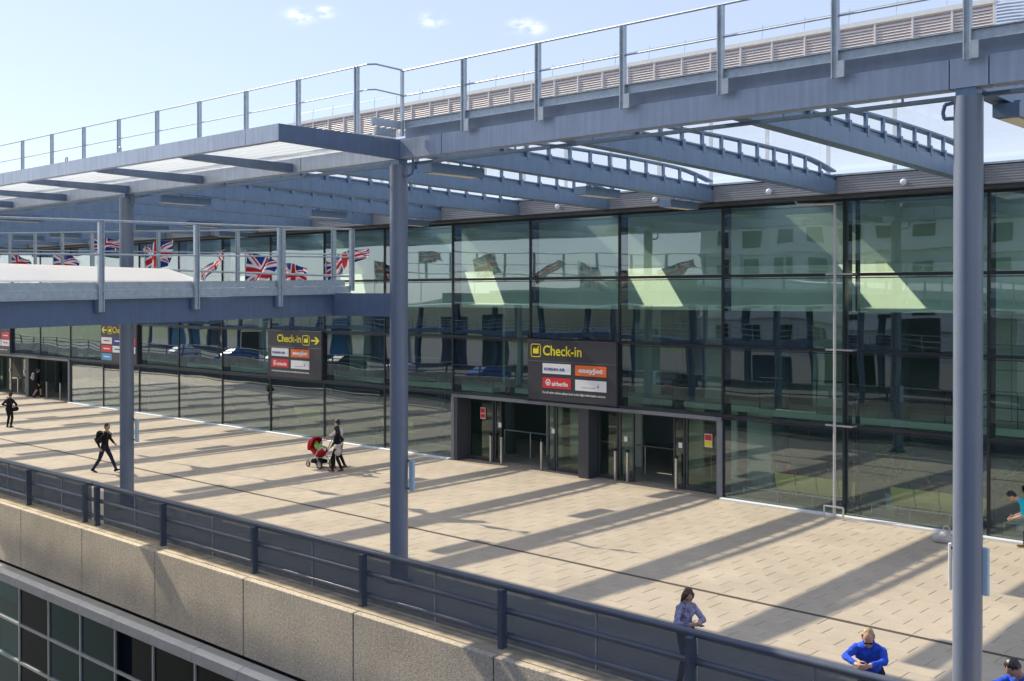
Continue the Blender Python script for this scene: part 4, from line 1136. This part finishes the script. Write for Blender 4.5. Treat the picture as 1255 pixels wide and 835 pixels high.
        pc = wr_+hd*.05; hm2 = Matrix((sd, inn, hd)).transposed()
        F.ell(pc, (.041, .019, .052), 'skin', hm2)
        fr = max(.0095, voxel*.85)
        for k, ln in enumerate((.078, .088, .082, .064)):
            b0 = wr_+hd*.088+sd*(.030-.020*k); b1 = b0+(hd*.86+inn*.5)*(ln*.48); b2 = b1+(hd*.25+inn*.95).normalized()*(ln*.48)
            F.cap(b0, fr, b1, fr*.95, 'skin'); F.cap(b1, fr*.95, b2, fr*.85, 'skin')
        b0 = wr_+hd*.03+sd*.034; b1 = b0+(hd*.6+sd*.65+inn*.25).normalized()*.042; b2 = b1+(hd*.85+inn*.45).normalized()*.032
        F.cap(b0, fr*1.25, b1, fr*1.1, 'skin'); F.cap(b1, fr*1.1, b2, fr*.95, 'skin')
    names = ['skin', 'top', 'legs', 'shoe', 'skirt', 'lip', 'beard', 'collar']
    mt = [skin, CL[top], CL[legs], CL[shoe], CL[skirt] if skirt else CL[top], mat('lips', (.40, .17, .14), .5), HAIRS['chestnut'], CL[collar] if collar in CL else CL[top]]
    tags = {n_: i for i, n_ in enumerate(names)}
    if collar: tags[collar] = 7
    me = F.remesh('body', mt, tags, voxel)
    co = np.empty(len(me.vertices)*3, 'f'); me.vertices.foreach_get('co', co); me.vertices.foreach_set('co', co*s)
    o = bpy.data.objects.new('body', me); COL.objects.link(o); o.parent = t
    # hair
    H = Fig()
    if glasses:
        H.ell(hc+hu*.040-hf*.028, (.080, .088, .088), 'h', hm); H.ell(hc-hf*.042-hu*.005, (.076, .060, .085), 'h', hm)
    else:
        H.ell(hc+hu*.042-hf*.018, (.083, .098, .092), 'h', hm); H.ell(hc-hf*.042-hu*.005, (.077, .066, .088), 'h', hm)
    if long_hair:
        H.cap(hc-hf*.05+hu*.02, .082, hc-hf*.075-hu*.16, .075, 'h', hf, .7); H.cap(hc-hf*.07-hu*.14, .074, P_+up*.36-fd*.125, .05, 'h', hf, .6)
        for sg in (-1, 1): H.cap(hc+hr*(sg*.066)+hu*.03-hf*.0, .028, hc+hr*(sg*.078)-hu*.15-hf*.0, .026, 'h'); H.cap(hc+hr*(sg*.055)+hu*.075+hf*.03, .034, hc+hr*(sg*.074)-hu*.02+hf*.045, .020, 'h')
    else:
        for sg in (-1, 1): H.cap(hc+hr*(sg*.064)+hu*.06, .026, hc+hr*(sg*.070)+hu*.0-hf*.01, .016, 'h')
    hm_ = H.remesh('hair', [HAIRS[hair]], {'h': 0}, max(voxel*.8, .008), 2)
    co = np.empty(len(hm_.vertices)*3, 'f'); hm_.vertices.foreach_get('co', co); co = co.reshape(-1, 3)
    nrm = np.empty(len(hm_.vertices)*3, 'f'); hm_.vertices.foreach_get('normal', nrm); nrm = nrm.reshape(-1, 3)
    lc = (co-np.array(hc)) @ np.array(hm)
    jit = (np.sin(lc[:, 0]*260+lc[:, 1]*40)*.5+np.sin(lc[:, 0]*140+lc[:, 2]*30))*.0016
    co = co+nrm*jit[:, None]
    hm_.vertices.foreach_set('co', (co*s).ravel().astype('f')); hm_.update()
    o = bpy.data.objects.new('hair', hm_); COL.objects.link(o); o.parent = t
    # eyes
    for sg in (-1, 1):
        b = MB().sphere((hc+hf*.088+hr*(sg*.031)+hu*.010)*s, .009*s, 8, 6)
        o = bpy.data.objects.new('eye', b.mesh('eye', mat('eye_dark', (.03, .02, .015), .2))); COL.objects.link(o); o.parent = t
    if glasses:
        b = MB()
        for sg in (-1, 1): b.sphere((hc+hf*.100+hr*(sg*.033)+hu*.010)*s, (.026*s, .008*s, .021*s), 12, 8, rot=hm)
        b.cyl((hc+hf*.104-hr*.012+hu*.014)*s, (hc+hf*.104+hr*.012+hu*.014)*s, .004*s, seg=6)
        for sg in (-1, 1): b.cyl((hc+hf*.098+hr*(sg*.056)+hu*.014)*s, (hc+hr*(sg*.082)+hu*.010)*s, .004*s, seg=6)
        o = bpy.data.objects.new('sunglasses', b.mesh('sunglasses', M_black)); COL.objects.link(o); o.parent = t
    t['hc'] = 0; del t['hc']
    return t, dict(nb=nb*s, up=up, fd=fd, rt=rt, P=P_*s, hc=hc*s)
CL = dict(black=cloth('black', (.016, .016, .019)), denim=cloth('denim', (.022, .030, .055)), blue=cloth('royal_blue', (.030, .085, .52), .25), white=cloth('white', (.75, .75, .74), .05),
          grey=cloth('grey', (.30, .29, .30)), print=cloth('print', (.26, .25, .38), .75), cyan=cloth('cyan', (.03, .50, .66)), brown=cloth('brown', (.20, .09, .045)), red=cloth('red', (.45, .02, .03)),
          green=cloth('green', (.22, .62, .06)), pale=cloth('pale', (.55, .52, .50)), maroon=cloth('maroon', (.16, .05, .06)), hivis=cloth('hivis', (.45, .75, .05)))
def fdir(dx, dy): return math.atan2(-dx, dy)

# man striding to the right with a black rucksack
t, J = person('man in black jacket and dark jeans striding by the far left column with a rucksack', (-36.05, -10.35, 0), fdir(.80, .60), 1.76,
    pel=(0, .02, .885), lean=.12, feet=(((-.08, .40, .085), .25), ((.09, -.36, .10), -.35)), wrists=[(-.26, .26, .95), (.28, -.02, .86)], heady=-.25, top='black', legs='denim', shoe='black', hair='dark', voxel=.013)
def rucksack(par_loc, face, J, label, m, sc=1.):
    t = thing('rucksack', label, 'rucksack', par_loc, None, face)
    nb, up, fd, rt = J['nb'], J['up'], J['fd'], J['rt']
    c = nb-up*.22-fd*.235
    F = Fig(); F.cap(c-up*.14-rt*.06, .105*sc, c+up*.12-rt*.05, .10*sc, 'a', fd, .9); F.cap(c-up*.14+rt*.06, .105*sc, c+up*.12+rt*.05, .10*sc, 'a', fd, .9); F.cap(c-up*.10-fd*.09-rt*.05, .06, c-up*.10-fd*.09+rt*.05, .06, 'a')
    me = F.remesh('sack', [m], {'a': 0}, .014, 3); o = bpy.data.objects.new('sack', me); COL.objects.link(o); o.parent = t
    for sg in (-1, 1):
        b = MB().tube([c+up*.16+rt*sg*.10+fd*.05, nb+rt*sg*.11+up*.01, nb+rt*sg*.12-up*.07+fd*.13, nb+rt*sg*.13-up*.25+fd*.13, c-up*.14+rt*sg*.14+fd*.09], .018, 6)
        o = bpy.data.objects.new('strap', b.mesh('strap', M_black)); COL.objects.link(o); o.parent = t
    return t
rucksack((-36.05, -10.35, 0), fdir(.80, .60), J, 'black rucksack on the back of the striding man', cloth('sack_black', (.02, .021, .022)))

# couple with the pushchair
person('short haired man in a white t-shirt pushing the red pushchair', (-30.70, -4.25, 0), fdir(-.9, -.35), 1.76, pel=(0, 0, .92), lean=.06,
    feet=(((-.10, .16, .08), .05), ((.10, -.16, .09), -.25)), wrists=[(-.18, .48, 1.06), (.18, .48, 1.06)], headp=.30, top='white', legs='black', shoe='brown', hair='dark', sleeves='short', voxel=.013)
person('woman in black jacket and pale tunic walking beside the pushchair', (-30.08, -4.82, 0), fdir(-.9, -.40), 1.64, pel=(0, 0, .925), lean=.02,
    feet=(((-.09, .17, .085), .0), ((.09, -.12, .09), -.2)), wrists=[(-.22, .14, .97), (.25, .16, .98)], headp=.12, top='black', legs='black', shoe='brown', hair='black', long_hair=True, skirt='pale', female=True, voxel=.013, skin=SKIN2)
def wheel(parent, c, r, w, spokes=5, dz=0):
    b = MB(); n = 24
    for k in range(n):
        a0, a1 = 2*math.pi*k/n, 2*math.pi*(k+1)/n
        prof = [(r*.74, -w*.5), (r*.92, -w*.5), (r, -w*.2), (r, w*.2), (r*.92, w*.5), (r*.74, w*.5)]
        vs = [(c[0]+q*math.cos(a), c[1]+y_, c[2]+q*math.sin(a)) for a in (a0, a1) for q, y_ in prof]
        b.add(vs, [(i, i+1, 7+i, 6+i) for i in range(5)]+[(5, 0, 6, 11)])
    tyre = build(b, 'wheel', M_black, parent)
    b = MB().cyl((c[0], c[1]-w*.55, c[2]), (c[0], c[1]+w*.55, c[2]), r*.20, seg=12)
    for k in range(spokes):
        a = 2*math.pi*k/spokes; d = Vector((math.cos(a), 0, math.sin(a)))
        b.cyl(Vector(c)+d*r*.15, Vector(c)+d*r*.76, r*.07, seg=6)
    for k in range(n):
        a0, a1 = 2*math.pi*k/n, 2*math.pi*(k+1)/n
        vs = [(c[0]+q*math.cos(a), c[1]+y_, c[2]+q*math.sin(a)) for a in (a0, a1) for q, y_ in ((r*.68, -w*.4), (r*.76, -w*.4), (r*.76, w*.4), (r*.68, w*.4))]
        b.add(vs, [(0,1,5,4), (1,2,6,5), (2,3,7,6), (3,0,4,7)])
    build(b, 'rim', M_alu, tyre)
px0, py0 = -31.35, -4.62
pr_ = thing('pushchair', 'red hooded pushchair with black wheels pushed across the terrace', 'pushchair', (px0, py0, 0))
for yy in (-.27, .27): wheel(pr_, (px0+.32, py0+yy, .155), .155, .055)
for yy in (-.20, .20): wheel(pr_, (px0-.42, py0+yy, .115), .115, .05)
b = MB()
for yy in (-.22, .22):
    b.tube([(px0+.32, py0+yy*1.1, .155), (px0+.02, py0+yy, .45), (px0+.40, py0+yy, .98), (px0+.52, py0+yy, 1.04)], .016)
    b.tube([(px0-.42, py0+yy*.9, .115), (px0-.12, py0+yy, .36), (px0+.12, py0+yy, .55)], .015)
b.tube([(px0+.52, py0-.22, 1.04), (px0+.52, py0+.22, 1.04)], .018); b.tube([(px0+.32, py0-.25, .155), (px0+.32, py0+.25, .155)], .013)
build(b, 'frame', M_galv, pr_)
def shell(c, rx_, rz_, wy, a0, a1, n=14, th=.02):
    b = MB()
    def fn(u, v):
        a = a0+(a1-a0)*u; ph = (v-.5)*math.pi*.98
        return (c[0]+rx_*math.cos(a)*math.cos(ph)**.5, c[1]+wy*math.sin(ph), c[2]+rz_*math.sin(a)*math.cos(ph)**.5)
    b.grid(fn, n, 12); vs = [(x_+(c[0]-x_)*.06, y_+(c[1]-y_)*.06, z_+(c[2]-z_)*.06) for x_, y_, z_ in b.v]; b.add(vs, [tuple(reversed(f)) for f in b.f]); return b
build(shell((px0-.20, py0, .72), .36, .36, .25, R(75), R(205)), 'hood', CL['red'], pr_, smooth=True)
F = Fig(); F.cap((px0-.34, py0, .66), .10, (px0+.02, py0, .47), .12, 'a', (0, 1, 0), 2.0); F.cap((px0+.02, py0, .47), .10, (px0+.30, py0, .66), .08, 'a', (0, 1, 0), 2.1)
me = F.remesh('seat', [CL['red']], {'a': 0}, .018, 2); inst('seat', me, (0, 0, 0), pr_).location = (-px0, -py0, 0)
build(MB().bevbox((px0-.30, py0-.2, .16), (px0+.22, py0+.2, .30), .03), 'basket', CL['black'], pr_)
# child in it
t = thing('person', 'small child in a bright green top lying in the red pushchair', 'person', (px0, py0, .5))
F = Fig(); F.ell((px0-.20, py0, .84), (.075, .07, .085), 'skin'); F.cap((px0-.14, py0, .77), .085, (px0+.04, py0, .63), .09, 'top', (0, 1, 0), 1.25)
for sg in (-1, 1):
    F.cap((px0+.05, py0+sg*.06, .63), .05, (px0+.24, py0+sg*.07, .74), .042, 'legs'); F.cap((px0+.24, py0+sg*.07, .74), .04, (px0+.40, py0+sg*.08, .66), .032, 'legs')
    F.cap((px0+.40, py0+sg*.08, .66), .032, (px0+.44, py0+sg*.08, .72), .026, 'shoe'); F.cap((px0-.12, py0+sg*.12, .80), .035, (px0+.0, py0+sg*.16, .70), .03, 'top'); F.cap((px0+.0, py0+sg*.16, .70), .027, (px0+.09, py0+sg*.12, .76), .022, 'skin')
me = F.remesh('body', [SKIN, CL['green'], CL['pale'], CL['white']], {'skin': 0, 'top': 1, 'legs': 2, 'shoe': 3}, .012, 3)
o = inst('body', me, (0, 0, 0), t); o.location = (-px0, -py0, -.5)
build(MB().sphere((px0-.215, py0, .865), (.08, .075, .075), 12, 8), 'hair', HAIRS['fair'], t, smooth=True)

# person walking away on the far left with a shoulder bag
t, J = person('person in black clothes standing at the far left of the terrace with shoulder bag', (-51.35, -7.25, 0), fdir(-.6, .8), 1.66, pel=(0, 0, .92), lean=.10,
    feet=(((-.12, .05, .08), 0), ((.12, -.06, .08), 0)), wrists=[(-.20, .22, 1.05), (.22, .20, 1.02)], headp=.45, top='black', legs='black', shoe='black', hair='brown', voxel=.014, skin=SKIN2)
tb_ = thing('shoulder_bag', 'black shoulder bag at the hip of the person on the far left', 'bag', (-51.35, -7.25, 0), None, fdir(-.6, .8))
F = Fig(); F.cap((.30, -.14, .86), .10, (.30, .14, .86), .10, 'a', (1, 0, 0), .75); me = F.remesh('bag_body', [CL['black']], {'a': 0}, .015, 2); o = bpy.data.objects.new('bag_body', me); COL.objects.link(o); o.parent = tb_
b = MB().tube([(.30, -.13, .93), (.12, -.13, 1.30), (-.10, .0, 1.43), (.10, .16, 1.25), (.30, .13, .93)], .015, 6); o = bpy.data.objects.new('strap', b.mesh('strap', M_black)); COL.objects.link(o); o.parent = tb_
# person entering the far left door
t, J = person('person with bare calves walking in through the far left entrance', (-65.2, .15, 0), fdir(.35, .95), 1.78, pel=(0, 0, .92), lean=.06, feet=(((-.10, .22, .09), .1), ((.10, -.22, .10), -.4)), top='black', legs='black', shoe='black', hair='black', bare_legs=True, voxel=.015, female=True)
rucksack((-65.2, .15, 0), fdir(.35, .95), J, 'pale rucksack carried into the far left entrance', cloth('sack_pale', (.35, .36, .36)))
# person bending at the right edge
t, J = person('person in cyan t-shirt and dark jeans bending forward by the glass at the right', (-8.62, -.42, 0), fdir(-.95, -.30), 1.74, pel=(0, -.16, .86), lean=.95,
    feet=(((-.11, .12, .08), 0), ((.11, -.20, .085), -.1)), wrists=[(-.13, .40, .70), (.13, .36, .72)], poles=((-.3, -1, 0), (.3, -1, 0)), headp=.10, top='cyan', legs='denim', shoe='brown', hair='black', sleeves='short', voxel=.012, skin=SKIN)
# soft bag by the glass
tb_ = thing('cloth_bag', 'pale grey canvas bag slumped on the paving beside the nearest column', 'bag', (-10.35, -1.42, 0))
F = Fig(); F.cap((-10.52, -1.42, .12), .12, (-10.20, -1.38, .11), .12, 'a', (0, 1, 0), .9); F.cap((-10.42, -1.42, .15), .12, (-10.25, -1.40, .30), .06, 'a'); F.cap((-10.3, -1.42, .2), .09, (-10.22, -1.4, .34), .03, 'a')
me = F.remesh('sack', [cloth('canvas', (.52, .50, .50))], {'a': 0}, .014, 2); o = inst('sack', me, (0, 0, 0), tb_); o.location = (10.35, 1.42, 0)
build(MB().tube([(-10.36, -1.44, .30), (-10.33, -1.47, .42), (-10.26, -1.47, .46), (-10.20, -1.44, .40), (-10.19, -1.42, .28)], .016), 'handle', cloth('canvas', (.52, .50, .50)), tb_)
# woman at the railing, head bowed over her phone
t, J = person('long haired woman in a patterned top at the terrace railing, looking down at her phone', (-9.62, -14.02, 0), fdir(.93, -.36), 1.61, pel=(0, 0, .93), lean=.04,
    feet=(((-.10, .02, .08), 0), ((.10, -.02, .08), 0)), wrists=[(-.06, .30, 1.14), (.09, .30, 1.13)], poles=((-1, -.3, -.5), (1, -.3, -.5)), headp=.70, heady=-.30, top='print', legs='denim', shoe='black', hair='chestnut', long_hair=True, female=True, voxel=.0095, fingers=[(.35, .9, .2), (-.35, .9, .2)], skin=SKIN)
tp_ = thing('phone', 'dark phone held in both hands by the woman at the railing', 'phone', (-9.62, -14.02, 0), None, fdir(.93, -.36))
b = MB().bevbox((-.035, .345, 1.043), (.045, .460, 1.056), .004); o = bpy.data.objects.new('case', b.mesh('case', M_black)); COL.objects.link(o); o.parent = tp_; o.location = (0, .0, .0)
b = MB().box((-.031, .350, 1.0565), (.041, .455, 1.0575)); o = bpy.data.objects.new('screen', b.mesh('screen', mat('phone_glass', (.10, .12, .15), .15))); COL.objects.link(o); o.parent = tp_
# man in blue leaning on the rail
t, J = person('fair haired man in a royal blue jacket leaning on the terrace railing with clasped hands', (-6.55, -14.02, 0), fdir(.30, -.95), 1.80, pel=(0, -.02, .90), lean=.50,
    feet=(((-.12, -.05, .08), 0), ((.12, -.15, .08), 0)), wrists=[(-.05, .66, 1.19), (.10, .64, 1.18)], poles=((-1, .15, -.12), (1, .15, -.12)), headp=.30, heady=.1, top='blue', legs='denim', shoe='brown', hair='fair', voxel=.0085, glasses=True, beard=True, fingers=[(.75, .62, -.1), (-.8, .55, -.05)], collar='blue')
# dark haired head at the bottom right
person('black haired person in a blue top leaning on the railing at the bottom right corner', (-4.42, -14.05, 0), fdir(-.45, -.89), 1.80, pel=(0, -.02, .90), lean=.42,
    feet=(((-.12, 0, .08), 0), ((.12, -.1, .08), 0)), wrists=[(-.10, .62, 1.15), (.10, .62, 1.15)], poles=((-1, .1, -.2), (1, .1, -.2)), headp=.45, heady=.2, top='blue', legs='denim', shoe='black', hair='black', voxel=.0095, skin=SKIN2, fingers=[(.7, .6, -.1), (-.7, .6, -.1)])
# seated travellers inside
for (x, y, lab, top) in ((-16.0, 1.22, 'traveller in a red top sitting on the yellow seats right of the entrance', 'red'), (-14.7, 1.22, 'traveller in dark clothes sitting on the yellow seats right of the entrance', 'maroon'), (-11.75, 1.22, 'traveller in a dark red top sitting on the yellow seats by the potted plant', 'maroon')):
    person(lab, (x, y, 0), 0., 1.72, pel=(0, -.02, .50), lean=-.05, feet=(((-.12, .46, .08), 0), ((.12, .46, .08), 0)), wrists=[(-.14, .34, .66), (.14, .34, .66)], top=top, legs='black', shoe='black', hair='black', voxel=.016, skin=SKIN2, headp=.2, legpole=(0, .3, 1))

# ================================================================== SURROUNDINGS SEEN ONLY IN THE GLASS
dk = build(MB().box((-160, -90, -9), (60, -33, -1.2)), 'car_park_deck', M_deckc); struct(dk)
b = MB().box((-160, -33.3, -1.2), (60, -33.0, -.2))
o = build(b, 'deck_parapet', M_conc); tag(o, 'concrete edge wall of the opposite deck behind the camera', 'wall')
t = thing('deck_railing', 'blue railing along the opposite deck, seen mirrored in the glass', 'railing', (-40, -33.1, -.2))
b = MB()
for z in (.2, .55, .9): b.tube([(-160, -33.15, z-.2+.0), (60, -33.15, z-.2)], .05, seg=8)
build(b, 'rails', M_rail, t)
b = MB(); x = -160
while x < 60: b.box((x-.05, -33.2, -.2), (x+.05, -33.1, .75)); x += 3.7
build(b, 'rail_posts', M_rail, t)
def car(x, y, z, paint, rz, label):
    t = thing('parked_car', label, 'car', (x, y, z), 'cars parked on the opposite deck', rz)
    def ch(b, nm, m, par=t, smooth=False):
        o = bpy.data.objects.new(nm, b.mesh(nm, m, (0,0,0), smooth)); COL.objects.link(o); o.parent = par; return o
    prof = [(-2.1, .35), (-2.15, .62), (-2.0, .88), (-1.3, .98), (-.55, 1.42), (.75, 1.46), (1.55, 1.0), (2.05, .92), (2.12, .6), (2.08, .33)]
    b = MB(); n = len(prof); vs = []
    for yy, k in ((-.88, .96), (-.80, 1), (.80, 1), (.88, .96)):
        for px_, pz in prof:
            inset = .22 if pz > 1.1 else 0
            vs.append((px_*k, yy*(1-inset*.9 if abs(yy) > .1 else 1), pz if abs(yy) < .85 else pz*.97))
    fs = [(r_*n+i, r_*n+i+1, (r_+1)*n+i+1, (r_+1)*n+i) for r_ in range(3) for i in range(n-1)]+[tuple(range(n)), tuple(range(4*n-1, 3*n-1, -1))]
    b.add(vs, fs); ch(b, 'body', paint)
    for sg in (-1, 1):
        ch(MB().prism([(-1.15, sg*.72, 1.02), (-.55, sg*.70, 1.36), (.68, sg*.70, 1.39), (1.3, sg*.72, 1.04)][::sg], (0, sg*.03, 0)), 'side_window', M_gwin)
        for xx in (-1.3, 1.35):
            o = ch(MB().cyl((xx, sg*.72, .33), (xx, sg*.90, .33), .33, seg=18), 'wheel', M_black); ch(MB().cyl((xx, sg*.901, .33), (xx, sg*.91, .33), .2, seg=12), 'rim', M_alu, o)
        ch(MB().sphere((-2.1, sg*.62, .70), (.08, .18, .09)), 'headlight', M_swhite); ch(MB().sphere((2.07, sg*.66, .74), (.07, .15, .08)), 'tail_light', M_red)
    ch(MB().prism([(-1.28, -.66, 1.02), (-1.28, .66, 1.02), (-.62, .58, 1.40), (-.62, -.58, 1.40)], (-.02, 0, .02)), 'windscreen', M_gwin)
cols_ = [('car_silver', (.55, .56, .58), 'silver'), ('car_blue', (.03, .09, .35), 'dark blue'), ('car_white', (.78, .78, .78), 'white'), ('car_black', (.02, .02, .025), 'black')]
for k in range(8):
    nm, c_, w_ = cols_[k % 4]
    car(-112+9.5*k, -37.5-(k % 2)*1.0, -1.2, mat(nm, c_, .25, var=.02), R(90+(-4 if k % 2 else 3)), f'{w_} car parked on the opposite deck, number {["one","two","three","four","five","six","seven","eight"][k]} along from the left')
t = thing('elevated_walkway', 'covered walkway on stout columns along the opposite deck, mirrored in the glass', 'walkway', (-40, -52, -1.2))
build(MB().box((-150, -55, 1.9), (60, -51.0, 2.35)), 'floor_beam', M_navy, t)
build(MB().box((-150, -55.5, 5.0), (60, -50.4, 5.25)), 'roof', M_roofw, t)
wcm = MB().box((-.22, -.22, -1.2), (.22, .22, 5.0)).mesh('support_column', M_navy)
for k in range(36): inst('support_column', wcm, (-148+5.9*k, -53, 0), t)
b = MB()
for z in (2.75, 3.1, 3.45): b.box((-150, -51.05, z), (60, -51.0, z+.06))
for k in range(105): b.box((-150+2*k, -51.06, 2.35), (-149.94+2*k, -50.99, 3.5))
build(b, 'railing', M_galv, t)
rw_ = random.Random(11)
for k in range(30):
    x0 = -148+6.6*k; c_ = [M_white, M_navy, M_int, M_skyb, M_dark][rw_.randrange(5)]
    build(MB().box((x0, -56.2, -1.2), (x0+rw_.uniform(1.5, 5.5), -56.0, rw_.uniform(.6, 4.6))), 'backing_panel', c_, t)
hb = thing('hotel_block', 'pale concrete block with a grid of dark windows across the road behind the camera', 'building', (10, -95, -9))
build(MB().box((-80, -112, -9), (25, -95, 34)), 'wall', M_hotel, hb)
wm = MB().box((0, -.12, 0), (2.3, -.0, 2.0)).mesh('window', M_dark)
for k in range(23):
    for r_ in range(-2, 7):
        inst('window', wm, (-77+4.4*k, -94.85, 4+4.1*r_), hb)
for r_ in range(8): build(MB().box((-80, -94.99, 2.6+4.1*r_), (25, -94.5, 3.0+4.1*r_)), 'ledge', M_hotel, hb)
def ridge(u, v):
    x = -420+470*u; y = -240-160*v
    return (x, y, -9+(15+3.5*math.sin(x*.021)+2.2*math.sin(x*.053+1)+1.2*mnoise.noise(Vector((x*.15, y*.15, 0))))*math.sin(math.pi*min(v*1.1, 1))**.7)
h_ = build(MB().grid(ridge, 160, 24), 'hills', mat('far_woodland', (.035, .055, .04), .9, var=.4, scale=.12), smooth=True); struct(h_)
